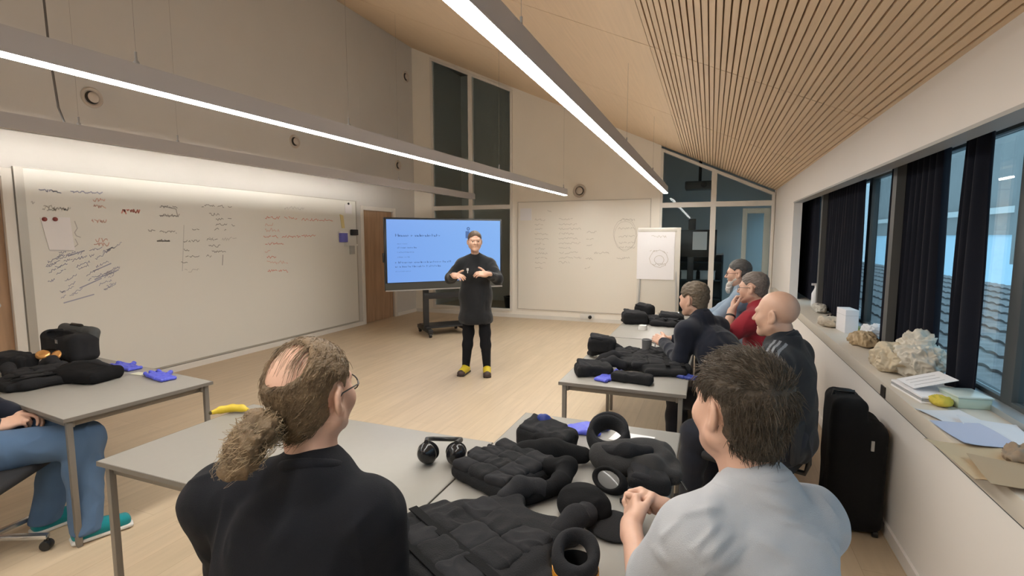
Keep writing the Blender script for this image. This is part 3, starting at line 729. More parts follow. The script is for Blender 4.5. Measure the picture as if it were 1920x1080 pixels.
def hand(S, wrist, fdir, back, side, curl=(.5, .6, .5), spread=.06, thumb=(.7, .75, -.25), tb=.2, sc=1.0, stag=.0):
    'palm, four unequal jointed fingers and a thumb; side +1 left, -1 right (thumb along local x * side)'
    keep = S.M; S.M = keep @ frame(wrist, fdir, back)
    q = side * sc
    S.cone((0, -.035 * sc, 0), (0, .012 * sc, 0), .026 * sc, .026 * sc, .02)
    S.box((0, .047 * sc, 0), (.040 * sc, .046 * sc, .0135 * sc), .013 * sc, k=.02)
    S.ell((.024 * q, .034 * sc, -.010 * sc), (.019 * sc, .034 * sc, .016 * sc), k=.012)
    S.ell((-.026 * q, .036 * sc, -.008 * sc), (.014 * sc, .034 * sc, .014 * sc), k=.012)
    Ls = (.070, .079, .073, .057); rs = (.0098, .0102, .0097, .0086)
    for i in range(4):
        x0 = (.0295 - .0197 * i) * q; p = A3(x0, (.088, .092, .088, .079)[i] * sc, 0.001); a = 0.0
        sx = (1.5 - i) * spread * side
        rr = rs[i] * sc
        for j, fr in enumerate((.44, .31, .25)):
            a += curl[j] * (1 + stag * (i - 1.5))
            d = A3(sx * math.cos(a), math.cos(a), -math.sin(a)); d /= np.linalg.norm(d)
            p2 = p + d * Ls[i] * fr * sc; S.cone(p, p2, rr, rr * .9, k=.0035 if j else .008); p = p2; rr *= .9
    p = A3(.027 * q, .018 * sc, -.008 * sc); d = A3(thumb[0] * side, thumb[1], thumb[2]); d /= np.linalg.norm(d)
    for j, (l, r) in enumerate(((.042, .0135), (.033, .0115), (.026, .0103))):
        p2 = p + d * l * sc; S.cone(p, p2, r * sc, r * .92 * sc, k=.012 if j == 0 else .004); p = p2
        d = d + A3(-tb * side, tb, -.05); d /= np.linalg.norm(d)
    S.M = keep
def head_solid(S, M, hs=1.0, jaw=1.0, nose=1.0, chin=1.0, fat=0.0, open_=0.0):
    keep = S.M; S.M = keep @ M @ np.diag([1, 1, 1, 1.0])
    E, C_ = S.ell, S.cone; h = hs
    E((0, -.014 * h, .032 * h), (.076 * h, .096 * h, .088 * h), k=.0)
    E((0, .026 * h, -.022 * h), ((.064 + fat * .5) * h, .064 * h, .082 * h), k=.03)
    for s in (-1, 1):
        C_((s * (.052 + fat) * h, -.006 * h, -.052 * h), (s * .018 * h, .066 * h * jaw, -.093 * h), (.022 + fat * .6) * h, .018 * h, k=.03)
        E((s * (.041 + fat * .5) * h, .058 * h, -.028 * h), (.024 * h, .024 * h, .026 * h), k=.03)
    E((0, .071 * h * chin, -.097 * h), (.021 * h, .018 * h, .017 * h), k=.025)
    if fat > .004: E((0, .030 * h, -.098 * h), (.048 * h, .046 * h, .026 * h), k=.03)
    C_((-.036 * h, .077 * h, .020 * h), (.036 * h, .077 * h, .020 * h), .0135 * h, .0135 * h, k=.018)
    C_((0, .082 * h, .012 * h), (0, (.082 + .026 * nose) * h, -.028 * h), .0085 * h, .0125 * h, k=.012)
    for s in (-1, 1):
        E((s * .012 * h, .091 * h, -.030 * h), (.0085 * h, .011 * h, .0085 * h), k=.007)
        E((s * .032 * h, .092 * h, .0 * h), (.019 * h, .016 * h, .0115 * h), k=.012, op='s')
        E((s * .032 * h, .0745 * h, .001 * h), (.0155 * h, .0135 * h, .0115 * h), k=.003)
        R = rot3(0, 0, s * .42)
        E((s * .0805 * h, -.010 * h, -.006 * h), (.0095 * h, .022 * h, .034 * h), R, k=.006)
        E((s * .090 * h, -.005 * h, -.002 * h), (.008 * h, .012 * h, .021 * h), R, k=.005, op='s')
        E((s * .0735 * h, .002 * h, -.033 * h), (.008 * h, .01 * h, .011 * h), k=.007)
    E((0, .0835 * h, -.0565 * h), (.023 * h, .0105 * h, .0068 * h), k=.006)
    E((0, .0820 * h, -.0705 * h - open_), (.020 * h, .0105 * h, .0075 * h), k=.006)
    E((0, .094 * h, -.0635 * h - open_ * .5), (.022 * h, .008 * h, .0016 * h + open_ * .5), k=.004, op='s')
    S.M = keep
def tr(M, v): return (M @ np.append(np.asarray(v, float), 1))[:3]
def R4(yaw=0, pitch=0, roll=0, o=(0, 0, 0)):
    M = np.eye(4); M[:3, :3] = rot3(0, 0, yaw) @ rot3(pitch, 0, 0) @ rot3(0, roll, 0); M[:3, 3] = o; return M
class Body: pass
def person(label, loc, yaw, J, wear, res=.005, w=1.0, hs=1.0, sk='fair', face={}, nres=None, headw=None, hands=None, belly=0.0, neck=.056, legs=True):
    """J: joints in world space (pelvis, neck, head, shoulders, elbows, wrists, knees, ankles as L/R pairs)"""
    yaw = math.radians(yaw); root = thing('person', label, 'person', (loc[0], loc[1], 0), yaw)
    Wi = np.linalg.inv(R4(yaw, o=(loc[0], loc[1], 0)))
    P = {k: ([tr(Wi, q) for q in v] if isinstance(v[0], (list, tuple, np.ndarray)) else tr(Wi, v)) for k, v in J.items()}
    HM = R4(math.radians(headw[0]) - yaw, math.radians(headw[1]), math.radians(headw[2]) if len(headw) > 2 else 0, P['head'])
    B = Body(); B.neck = neck; B.root, B.P, B.HM, B.Wi, B.w, B.res = root, P, HM, Wi, w, res
    pv, nk = P['pelvis'], P['neck']; ax = (nk - pv); L = np.linalg.norm(ax); up = ax / L
    TM = frame(pv, np.cross(up, A3(1, 0, 0)) if abs(up[0]) < .9 else A3(0, 1, 0), up)   # torso frame, z along the spine
    B.TM = TM; sl, sr = P['sh']
    def torso(S, o):
        keep = S.out, S.M; S.out = o; S.M = TM
        S.ell((0, .0, .0), (.172 * w, .128 * w, .125), k=.06); S.ell((0, .012 + belly * .5, .17), (.158 * w, .122 * w + belly, .155), k=.07)
        S.ell((0, .0, .335), (.168 * w, .116 * w, .175), k=.07)
        S.M = keep[1]
        m = (sl + sr) / 2
        S.cone(sl, sr, .053 * w, .053 * w, k=.07)
        for q in (sl, sr): S.cone(nk + (P['head'] - nk) * .10, q + A3(0, 0, .005), .040, .036 * w, k=.05)
        S.out = keep[0]
    def arms(S, o, f=1.0, k=.035):
        keep = S.out; S.out = o
        for i in (0, 1):
            a, e, wr = P['sh'][i], P['el'][i], P['wr'][i]
            if f <= 1: S.cone(a, a + (e - a) * f, .056 * w, (.056 - .012 * f) * w, k=k)
            else:
                S.cone(a, e, .056 * w, .044 * w, k=k); S.cone(e, e + (wr - e) * (f - 1), .044 * w, (.044 - .013 * (f - 1)) * w, k=.02)
        S.out = keep
    def leg(S, o, r0=.088, r1=.060, r2=.056, r3=.040, f=1.0):
        keep = S.out; S.out = o
        for i in (0, 1):
            s = 1 if i == 0 else -1
            hip = tr(TM, (0, 0, 0)) + A3(-s * .088 * w, 0.01, -.02)
            kn, an = P['kn'][i], P['an'][i]
            S.cone(hip, kn, r0 * w, r1 * w, k=.05); S.cone(kn, kn + (an - kn) * .35, r1 * w, r2 * w * 1.02, k=.04); S.cone(kn + (an - kn) * .35, kn + (an - kn) * f, r2 * w * 1.02, r3 * w, k=.03)
        S.out = keep
    B.torso, B.arms, B.leg = torso, arms, leg
    # --- body: one continuous surface
    S = Solid(); torso(S, -.006); arms(S, -.002, 2.0)
    hb = tr(HM, (0, -.022, -.075))
    S.cone(nk + A3(0, .016, -.015), hb, neck * 1.0, neck, k=.03); head_solid(S, HM, hs, **face)
    leg(S, -.006)
    for i, h in enumerate(hands):
        kw = dict(h); fd = Wi[:3, :3] @ A3(*kw.pop('f')); bk = Wi[:3, :3] @ A3(*kw.pop('b'))
        hand(S, P['wr'][i], fd, bk, 1 if i == 0 else -1, **kw)
    B.body = S.mesh('body', nres or res, skin(sk), root)
    for s in (-1, 1):
        c = tr(HM, (s * .032 * hs, .0765 * hs, .0005)); E_ = MB()
        e = MB().lathe([(.0118 * hs * math.sin(t), .0118 * hs * math.cos(t)) for t in np.linspace(0, PI, 13)], n=16)
        o = e.build('eye', [M_eyew, M_eyed], root); o.location = c
        o.rotation_euler = Matrix(HM[:3, :3].tolist()).to_euler(); o.rotation_euler = (Matrix(HM[:3, :3].tolist()).to_4x4() @ rot4(-PI / 2 - .0, 0, 0).to_4x4()).to_euler()
        for pl in o.data.polygons:
            if pl.center.z > .0092 * hs: pl.material_index = 1
    wear(B)
    return B
def top(B, name, m, sleeve=2.0, off=.012, amp=.004, f=13, hem=-.10, extra=None, seed=2, collar=True, res=None, k=.05, creases=(), cm=None, regions=None):
    S = Solid(); B.torso(S, off); B.arms(S, off * .9, sleeve, k)
    if extra: extra(S)
    S.cone(B.P['neck'] + A3(0, .012, -.01), B.P['neck'] + (B.P['head'] - B.P['neck']) * .03, B.neck * 1.06 + off, B.neck + off * .6, k=.04)
    nk, hd = B.P['neck'], B.P['head']; d = hd - nk; d = d / np.linalg.norm(d)
    M = B.TM; S.cut(tr(M, (0, 0, hem)), -M[:3, 2], .01)
    o = S.mesh(name, res or B.res, m, B.root, ridges(creases, folds(amp, f, seed)), regions=regions)
    if collar:
        C = Solid(); c = nk + d * .024 + A3(0, .007, 0)
        C.torus(c, B.neck * 1.06 + off - .007, .0075, frame(c, A3(0, d[2], -d[1] - .35), d + A3(0, .12, 0))[:3, :3], sy=1.1, flat=1.7)
        C.mesh('collar', .004, cm or (m[0] if isinstance(m, list) else m), o)
    return o
def bottoms(B, name, m, off=.012, amp=.004, f=.96, seed=5, top_z=.10, loose=0.0, res=None):
    S = Solid(); keep = S.out; S.out = off - .004; S.M = B.TM
    S.ell((0, 0, 0), (.172 * B.w, .128 * B.w, .125), k=.05); S.ell((0, .0, .06), (.162 * B.w, .122 * B.w, .10), k=.05)
    S.M = np.eye(4); S.out = 0; B.leg(S, off + loose, f=1.05); S.cut((0, 0, .058), (0, 0, -1), .004);
    return S.mesh(name, res or B.res, m, B.root, folds(amp, 11, seed, (1, 1, .6)))
def ridges(segs, base):
    'adds raised creases (a, b, width, height) to a displacement'
    def d(P, no):
        r = base(P, no)
        for a, b, w, h, n in segs:
            ab = b - a; ab = ab - n * (ab @ n); t = np.clip(((P - a) @ ab) / (ab @ ab), 0, 1); q = P - a - t[:, None] * ab
            q = q - n * (q @ n)[:, None]; q = np.sqrt((q ** 2).sum(1)) + .010 * vnoise(P * 16, 77)
            r = r + h * np.exp(-(q / w) ** 2) * np.sin(np.clip(t * .9 + .08, 0, 1) * PI) ** .7 * np.clip(-(no @ n) * 3, 0, 1)
        return r
    return d
def creases(B, dpt, L):
    'creases laid on the cloth where the photo shows them: (u0, v0, u1, v1, width, height)'
    out = []
    for u0, v0, u1, v1, w, h in L:
        P = lambda u, v: tr(B.Wi, A3(0, 0, EYE) + ray(u, v) / F_PX * dpt)
        n = B.Wi[:3, :3] @ ray((u0 + u1) / 2, (v0 + v1) / 2); out.append((P(u0, v0), P(u1, v1), w, h, n / np.linalg.norm(n)))
    return out
def shoes(B, upper, sole, dirs=None, toe=None, L_=.27):
    for i in (0, 1):
        an = B.P['an'][i].copy(); d = B.Wi[:3, :3] @ A3(*(dirs[i] if dirs else (B.Wi[:3, :3].T @ A3(0, 1, 0)))); zf = an[2] - .085
        F = frame(A3(an[0], an[1], zf), d, (0, 0, 1)); S = Solid(); S.M = F
        S.box((0, .065, .040), (.043, L_ / 2 - .004, .034), .03, k=.02); S.ell((0, .0, .075), (.043, .058, .055), k=.03); S.ell((0, .06, .06), (.038, .085, .034), k=.03)
        S.cut((0, 0, .016), (0, 0, -1)); S.cut((0, .03, .118), (0, -.3, 1))
        o = S.mesh('shoe', .004, upper, B.root)
        S = Solid(); S.M = F; S.box((0, .065, .012), (.047, L_ / 2 + .002, .012), .012, k=0)
        if False: pass
        S.ell((0, L_ / 2 + .02, .014), (.042, .05, .012), k=.01); S.mesh('sole', .004, sole, o)
        if toe: 
            S = Solid(); S.M = F; S.ell((0, .160, .034), (.047, .055, .042), k=0); S.mesh('shoe_panel', .004, toe, o)
def hair_cap(B, m, grow=.010, hl=.045, back=-.085, side=-.03, extra=None, amp=.004, f=60, seed=9, name='hair', res=.004, hs=1.0, st=(1, .35, 1), clump=0.0, fringe=.012):
    'scalp shell; hl: hairline height at the brow, back: nape height, side: sideburn height'
    S = Solid(); S.M = B.HM; h = hs; S.out = grow * .45
    S.ell((0, -.014 * h, .032 * h), (.076 * h, .096 * h, .088 * h), k=0)
    S.ell((0, -.035 * h, -.03 * h), (.060 * h, .062 * h, .070 * h), k=.03); S.out = grow
    S.ell((0, -.016 * h, .050 * h), (.069 * h, .088 * h, .071 * h), k=.02); S.out = 0
    S.ell((0, .128 * h, (hl - .077) * h), (.070 * h, .078 * h, .098 * h), k=.012, op='s')          # the face
    for s in (-1, 1):
        S.ell((s * .090 * h, -.006 * h, (side + .012) * h), (.034 * h, .034 * h, .050 * h), k=.008, op='s')   # round the ear
        S.ell((s * .075 * h, .074 * h, (hl - .105) * h), (.042 * h, .052 * h, .092 * h), k=.012, op='s')
    S.cut((0, -.08 * h, back * h), (0, .9, -1), .01)
    if extra: extra(S)
    S.M = np.eye(4); Hi = np.linalg.inv(B.HM)
    def d(P, no):
        q = (P @ Hi[:3, :3].T + Hi[:3, 3]) * np.array(st) * f
        a = vnoise(q, seed); b = vnoise(q * 2.3, seed + 1); c = vnoise(q * .3, seed + 2)
        return amp * (a + .5 * b) + clump * c
    return S.mesh(name, res, m, B.root, d)
def hairmat(name, c, var=.3, sc=24): return mat(name, c, .55, bump=.5, bscale=190, var=var, vscale=sc, stretch=(1, .45, 1), spec=.35)
def glasses(B, m, hs=1.0, rim=True):
    b = MB(); T = lambda p: tr(B.HM, np.array(p) * hs)
    for s in (-1, 1):
        n = 20; c = (s * .033, .098, -.002)
        b.tube([T((c[0] + .024 * math.cos(t), .098 - .004 * abs(math.cos(t)), c[2] + .019 * math.sin(t))) for t in [2 * PI * k / n for k in range(n + 1)]], .0018, 6, False)
        b.tube([T((s * .057, .094, .004)), T((s * .076, .07, .006)), T((s * .083, .0, .008)), T((s * .080, -.02, -.008))], .0018, 6)
    b.tube([T((-.009, .099, .003)), T((0, .104, .006)), T((.009, .099, .003))], .0018, 6)
    o = b.build('glasses', m, B.root)
    return o
def sit(pelvis, fwd, spread=.12, knee=.42, kz=.50, shin=(.02, .02)):
    'knees and ankles of a seated person'
    f = A3(*fwd, 0); f /= np.linalg.norm(f); l = A3(-f[1], f[0], 0); p = A3(*pelvis)
    kn = [p * A3(1, 1, 0) + A3(0, 0, kz) + f * knee + l * s * spread for s in (1, -1)]
    an = [k_ * A3(1, 1, 0) + A3(0, 0, .085) + f * shin[i] + l * (.01 if i == 0 else -.01) for i, k_ in enumerate(kn)]
    return kn, an
def shoulders(neck, fwd, half=.185, drop=.055, raise_=(0, 0)):
    f = A3(*fwd, 0); f /= np.linalg.norm(f); l = A3(-f[1], f[0], 0); n = A3(*neck)
    return [n + l * half * s + A3(0, 0, -drop + raise_[i]) for i, s in enumerate((1, -1))]
def fwd(yaw): return (-math.sin(math.radians(yaw)), math.cos(math.radians(yaw)))
def strands(name, m, roots, r, parent):
    b = MB()
    for pts in roots: b.tube(pts, [r * (1 - .75 * i / (len(pts) - 1)) for i in range(len(pts))], 5)
    o = b.build(name, m, parent); return tag(o, kind='stuff')
def fuzz(B, hair, m, n, ln, r, flow, lift=.3, seed=1, name='hair_strands', curl=.0, bend=.0, ears=True, jit_=.25):
    'fine strands growing out of a hair mesh, combed along flow (head frame)'
    me = hair.data; N = len(me.vertices); co = np.empty(N * 3, np.float32); me.vertices.foreach_get('co', co); co = co.reshape(-1, 3)
    no = np.empty(N * 3, np.float32); me.vertex_normals.foreach_get('vector', no); no = no.reshape(-1, 3)
    q = random.Random(seed); Hi = np.linalg.inv(B.HM); roots = []
    for _ in range(n):
        i = q.randrange(N); p = co[i].astype(float); v = no[i].astype(float); ph = (Hi @ np.append(p, 1))[:3]
        nh = Hi[:3, :3] @ v
        if nh @ (ph - A3(0, -.02, .01)) < 0: continue
        if ears and abs(ph[0]) > .066 and ph[2] < .045 and ph[1] > -.055: continue
        f = B.HM[:3, :3] @ flow(ph, q); f = f - v * (f @ v); f /= (np.linalg.norm(f) + 1e-6); l = ln * q.uniform(.6, 1.3); jit = A3(q.gauss(0, jit_), q.gauss(0, jit_), q.gauss(0, jit_)); pts = [p - v * .002]
        for k in range(1, 4): pts.append(p + (f + jit) * l * k / 3 + v * (lift * l * math.sin(k / 3 * 2.2) + .0006 - bend * l * (k / 3) ** 2) + A3(q.gauss(0, 1), q.gauss(0, 1), q.gauss(0, 1)) * curl)
        roots.append(pts)
    b = MB()
    for pts in roots: b.tube(pts, [r, r, r * .8, r * .3], 4, False)
    return tag(b.build(name, m, hair), kind='stuff')
M_black_cloth = cloth('black_jersey', (.009, .0095, .013), .02); M_navy = cloth('navy_wool', (.010, .012, .022)); M_greytee = cloth('grey_marl', (.43, .44, .47), .0, .35, 600)
M_jeans = cloth('blue_denim', (.085, .145, .25), .05, .4, 700); M_darkjeans = cloth('dark_trousers', (.018, .020, .03)); M_red = cloth('red_cotton', (.30, .022, .035)); M_bluegrey = cloth('blue_grey_cotton', (.24, .31, .40))
M_track = cloth('black_tracksuit', (.014, .016, .021)); M_wire = mat('glasses_dark', (.03, .025, .022), .35)
M_shoe_dark = mat('shoe_dark', (.03, .028, .028), .6); M_sole = mat('sole_white', (.62, .60, .58), .6); M_soleblack = mat('sole_black', (.02, .02, .02), .6)

# ---------------------------------------------------------------- man with a ponytail, foreground left
f_ = fwd(15); nk = A3(-.862, .905, 1.075); pv = A3(-.935, .79, .57); kn, an = sit(pv, f_, .16, .44)
sh = [A3(-1.112, .855, 1.005), A3(-.742, .945, .985)]; l_ = A3(-f_[1], f_[0], 0)
def wearA(B):
    cr = creases(B, 1.12, [(325, 912, 450, 872, .012, .008), (300, 965, 345, 1045, .012, .007), (700, 950, 640, 1015, .013, .007), (420, 930, 540, 1010, .015, .006), (560, 960, 500, 1050, .014, .006)])
    def sleeve(S):
        for i in (0, 1):
            a = B.P['sh'][i]; e = B.P['el'][i]; S.cone(a + (e - a) * .05, a + (e - a) * .5, .074 * B.w, .066 * B.w, k=.03)
    t = top(B, 'sweatshirt', M_black_cloth, 2.0, .018, .006, 10, extra=sleeve, seed=3, creases=cr, res=.005)
    bottoms(B, 'trousers', M_darkjeans); shoes(B, M_shoe_dark, M_soleblack)
    H = hairmat('ash_blond_hair', (.150, .100, .056), .35)
    def bald(S):
        S.ell((-.006, -.082, .102), (.056, .078, .058), rot3(-.75, 0, 0), k=.02, op='s')
        S.ell((0, .12, .085), (.07, .06, .04), k=.012, op='s')
    hp = hair_cap(B, H, .0085, .055, -.088, -.02, bald, .0022, 70, 11, hs=1.07)
    fuzz(B, hp, H, 3600, .026, .0007, lambda p, q: A3(-p[0] * 2, -.8, -.75 - max(0, p[2]) * 2), .05, 5, bend=.28, jit_=.13)
    # thin strands combed back over the crown
    r = random.Random(3); R_ = []
    for i in range(150):
        x = r.uniform(-.062, .07); y0 = r.uniform(.03, .075); pts = []
        if -.05 < x < .02 and r.random() < .72: continue
        for k in range(8):
            y = y0 - k * .022; zz = 1 - ((x * 1.0) / .0805) ** 2 - ((y + .014) / .1015) ** 2
            if zz < .02: break
            pts.append(tr(B.HM, A3(x + .004 * math.sin(k + i), y, .032 + .0935 * math.sqrt(zz)) * 1.07))
        if len(pts) > 2: R_.append(pts)
    strands('combed_strands', H, R_, .0011, B.root)
    # frizzy ponytail lying over the left shoulder blade
    b0 = tr(B.HM, (-.012, -.105, -.055)); Wp = lambda u, v, dpt: tr(B.Wi, A3(0, 0, EYE) + ray(u, v) / F_PX * dpt)
    path = [b0, Wp(486, 805, 1.09), Wp(462, 842, 1.055), Wp(438, 876, 1.04)]
    S = Solid(); S.chain(path, [.022, .036, .041, .022], k=.03)
    def fz(P, no):
        return .007 * vnoise(P * 55, 4) + .005 * vnoise(P * 120, 5) + .010 * vnoise(P * 24, 6) - .004
    pt = S.mesh('ponytail', .0035, H, B.root, fz)
    R_ = []
    for i in range(460):
        o = A3(*[r.gauss(0, 1) for _ in range(3)]); o /= np.linalg.norm(o); pts = []; ph = r.uniform(0, 6); am = r.uniform(.004, .014); t1 = r.uniform(.3, 1.0)
        for k in range(9):
            t = max(0, t1 - .45) + .45 * k / 8 * 1.15; q = t * 3; j = min(2, int(q)); c = path[j] + (path[j + 1] - path[j]) * (q - j)
            rad = np.interp(t, [0, .33, .66, 1, 1.1], [.022, .038, .044, .028, .02])
            pts.append(c + o * rad * (.92 + r.uniform(0, .10) * k / 8) + A3(math.sin(ph + k * 1.3), math.cos(ph + k * 1.1), math.sin(ph * 2 + k)) * am)
        R_.append(pts)
    strands('frizzy_strands', hairmat('ash_blond_light', (.36, .27, .17), .25), R_, .0009, pt)
    MBt = MB(); MBt.lathe([(.020, -.008), (.026, 0), (.020, .008)], n=14); o = MBt.build('hair_tie', M_black, pt); o.location = b0
    glasses(B, M_wire, 1.07)
J = dict(pelvis=pv, neck=nk, head=A3(-.893, .945, 1.272), sh=sh, el=[A3(-1.185, .935, .76), A3(-.748, 1.02, .75)],
         wr=[A3(-1.04, 1.19, .78), A3(-.86, 1.22, .775)], kn=kn, an=an)
A_ = person('seated man with a ponytail and bald crown, back to the camera in a black sweatshirt', (pv[0], pv[1]), 15, J, wearA, .006, 1.0, 1.07, 'ruddy', dict(fat=.004), .0045,
       headw=(3, 3, 0), hands=[dict(f=(.8, .6, 0), b=(0, 0, 1), curl=(.3, .4, .3)), dict(f=(-.8, .6, 0), b=(0, 0, 1), curl=(.3, .4, .3))], belly=.02, neck=.060)

# ---------------------------------------------------------------- grey T-shirt man, foreground right
f_ = fwd(38); nk = A3(.122, 1.225, 1.065); pv = A3(.175, 1.115, .57); kn, an = sit(pv, f_, .15, .44)
sh = [A3(-.012, 1.125, .995), A3(.235, 1.318, .985)]
def wearB(B):
    cr = creases(B, 1.08, [(1405, 900, 1482, 922, .008, .006), (1348, 954, 1270, 968, .009, .008), (1335, 990, 1296, 1035, .009, .008), (1366, 1005, 1308, 1050, .009, .007), (1436, 936, 1502, 963, .010, .007), (1464, 976, 1530, 991, .010, .007),
        (1384, 1028, 1345, 1068, .009, .007), (1275, 978, 1240, 1010, .008, .007), (1232, 1028, 1256, 1060, .008, .007), (1420, 1010, 1490, 1050, .011, .006), (1535, 930, 1570, 985, .010, .007), (1330, 915, 1385, 932, .009, .006), (1545, 1010, 1580, 1060, .010, .006), (1500, 1000, 1555, 1030, .009, .006)])
    def sleeve(S):
        for i in (0, 1):
            a = B.P['sh'][i]; e = B.P['el'][i]; S.cone(a, a + (e - a) * .72, .070 * B.w, .068 * B.w, k=.03)
    top(B, 't_shirt', M_greytee, .82, .014, .0055, 11, extra=sleeve, seed=21, creases=cr, res=.0045)
    bottoms(B, 'trousers', M_darkjeans); shoes(B, M_shoe_dark, M_soleblack)
    H = hairmat('dark_brown_hair', (.062, .046, .032), .35, 40)
    hp = hair_cap(B, H, .016, .066, -.090, -.02, None, .0014, 95, 31, hs=1.06, st=(1, .6, .8), clump=.004, res=.0035)
    fuzz(B, hp, H, 4200, .024, .0008, lambda p, q: A3(p[0] * 4, .35 if p[2] > .07 else -.25, -.9 if p[2] < .08 else .1), .22, 6)
J = dict(pelvis=pv, neck=nk, head=A3(.076, 1.272, 1.25), sh=sh, el=[A3(-.125, 1.215, .775), A3(.15, 1.55, .775)], wr=[A3(-.190, 1.46, .795), A3(-.10, 1.60, .795)], kn=kn, an=an)
B_ = person('seated man in a light grey T-shirt with short brown hair, hands clasped on the table', (pv[0], pv[1]), 38, J, wearB, .006, .95, 1.06, 'ruddy', dict(fat=.008), .0035,
       headw=(40, 2, 0), hands=[dict(f=(-.10, 1, .25), b=(-.9, 0, .45), curl=(.75, .85, .55), spread=.02, thumb=(.25, .95, -.35), tb=.1, sc=1.05), dict(f=(-.98, .10, .30), b=(0, .75, .6), curl=(.75, .9, .6), spread=.02, thumb=(.3, .95, -.3), tb=.1, sc=1.05)], belly=.045, neck=.064)

# ---------------------------------------------------------------- navy sweater man leaning on the middle table
f_ = fwd(52); hd = A3(-.10, 3.88, 1.20); nk = hd + A3(-f_[0] * .085, -f_[1] * .085, -.135); pv = A3(nk[0] - f_[0] * .34, nk[1] - f_[1] * .34, .58); kn, an = sit(pv, f_, .14, .42)
sh = shoulders(nk, f_, .165, .075)
def wearC(B):
    top(B, 'sweater', M_navy, 1.92, .013, .005, 12, seed=41); bottoms(B, 'trousers', M_darkjeans); shoes(B, M_shoe_dark, M_soleblack)
    hair_cap(B, hairmat('brown_grey_hair', (.12, .092, .065), .35, 40), .013, .062, -.085, -.015, None, .004, 90, 42, clump=.004)
J = dict(pelvis=pv, neck=nk, head=hd, sh=sh, el=[A3(-.17, 3.66, .80), A3(-.01, 4.04, .82)], wr=[A3(-.315, 4.02, .845), A3(-.25, 4.13, .845)], kn=kn, an=an)
person('seated man in a navy sweater leaning forward with clasped hands over the middle table', (pv[0], pv[1]), 52, J, wearC, .006, 1.02, 1.0, 'ruddy', dict(), .004,
       headw=(58, -6, 0), hands=[dict(f=(-.75, .6, .2), b=(-.5, -.5, .7), curl=(.6, .7, .4), spread=.02), dict(f=(-.98, .0, .15), b=(.1, .5, .8), curl=(.6, .7, .5), spread=.02)])

# ---------------------------------------------------------------- bald man in a black tracksuit top with stripes
f_ = fwd(66); hd = A3(.345, 3.06, 1.233); nk = hd + A3(-f_[0] * .05, -f_[1] * .05, -.155); pv = A3(nk[0] + .02, nk[1] - .01, .56); kn, an = sit(pv, f_, .15, .43)
sh = shoulders(nk, f_, .175, .085); l_ = A3(-f_[1], f_[0], 0)
M_stripe = mat('stripe_grey', (.20, .21, .23), .7)
def wearD(B):
    def puff(S):
        for i in (0, 1):
            a = B.P['sh'][i]; e = B.P['el'][i]; S.cone(a, e, .072, .062, k=.04)
    def stripes(c):
        idx = np.zeros(len(c), np.int32); nk = B.P['neck']
        for i in (0, 1):
            a, e = B.P['sh'][i], B.P['el'][i]; o_ = a - B.P['sh'][1 - i]; o_ /= np.linalg.norm(o_)
            for p, q in ((nk, a), (a, e)):
                t = np.clip(((c - p) @ (q - p)) / ((q - p) @ (q - p)), 0, 1); d = c - p - t[:, None] * (q - p)
                s_ = d[:, 1] + .012; hit = (np.abs(np.abs(s_ + 0.0) - .026) < .0065) | (np.abs(s_) < .0065)
                lo, hi = (.42, 1.0) if p is nk else (0.0, .95)
                side = (d[:, 2] > .02) if p is nk else ((d @ o_ > .02) | (d[:, 2] > .045))
                idx[hit & (t >= lo) & (t <= hi) & side & (np.sqrt((d ** 2).sum(1)) < .13)] = 1
        return idx
    o = top(B, 'track_jacket', [M_track, M_stripe], 1.95, .018, .006, 11, seed=51, extra=puff, regions=stripes, res=.004)
    bottoms(B, 'trousers', M_darkjeans); shoes(B, M_shoe_dark, M_soleblack)
    C = Solid(); nk = B.P['neck']; c = nk + A3(0, .0, .03); C.torus(c, .066, .013, k=.01, flat=2.0); C.mesh('collar', .004, M_track, o)
J = dict(pelvis=pv, neck=nk, head=hd, sh=sh, el=[sh[0] + l_ * .07 + A3(f_[0] * .03, f_[1] * .03, -.28), sh[1] - l_ * .07 + A3(f_[0] * .03, f_[1] * .03, -.28)],
         wr=[pv + A3(f_[0] * .27, f_[1] * .27, .10) + l_ * .10, pv + A3(f_[0] * .27, f_[1] * .27, .10) - l_ * .08], kn=kn, an=an)
person('seated bald man in a black tracksuit top with grey sleeve stripes, by the windows', (pv[0], pv[1]), 66, J, wearD, .006, 1.1, 1.06, 'tan', dict(fat=.003), .004,
       headw=(64, -2, 0), hands=[dict(f=(-.6, -.5, 0), b=(0, 0, 1), curl=(.5, .6, .4)), dict(f=(-.6, .5, 0), b=(0, 0, 1), curl=(.5, .6, .4))], belly=.02, neck=.062)

# ---------------------------------------------------------------- red shirt, hand at the chin
f_ = fwd(66); hd = A3(.315, 4.28, 1.262); nk = hd + A3(-f_[0] * .055, -f_[1] * .055, -.15); pv = A3(nk[0] + .09, nk[1] - .02, .58); kn, an = sit(pv, f_, .14, .42)
sh = shoulders(nk, f_, .165, .08); l_ = A3(-f_[1], f_[0], 0)
def wearE(B):
    top(B, 'shirt', M_red, .95, .014, .005, 12, seed=61); bottoms(B, 'trousers', M_jeans); shoes(B, M_shoe_dark, M_soleblack)
    hair_cap(B, hairmat('grey_brown_hair', (.17, .14, .125), .3, 40), .006, .070, -.075, -.012, None, .004, 90, 62, clump=.003)
    glasses(B, M_wire)
    q = B.P['wr'][0]; d = B.P['el'][0] - q; d /= np.linalg.norm(d); S = Solid(); c = q + d * .04; S.torus(c, .031, .006, frame(c, np.cross(d, A3(.2, .3, .9)), d)[:3, :3], flat=1.6); S.mesh('wrist_watch', .003, M_black, B.root)
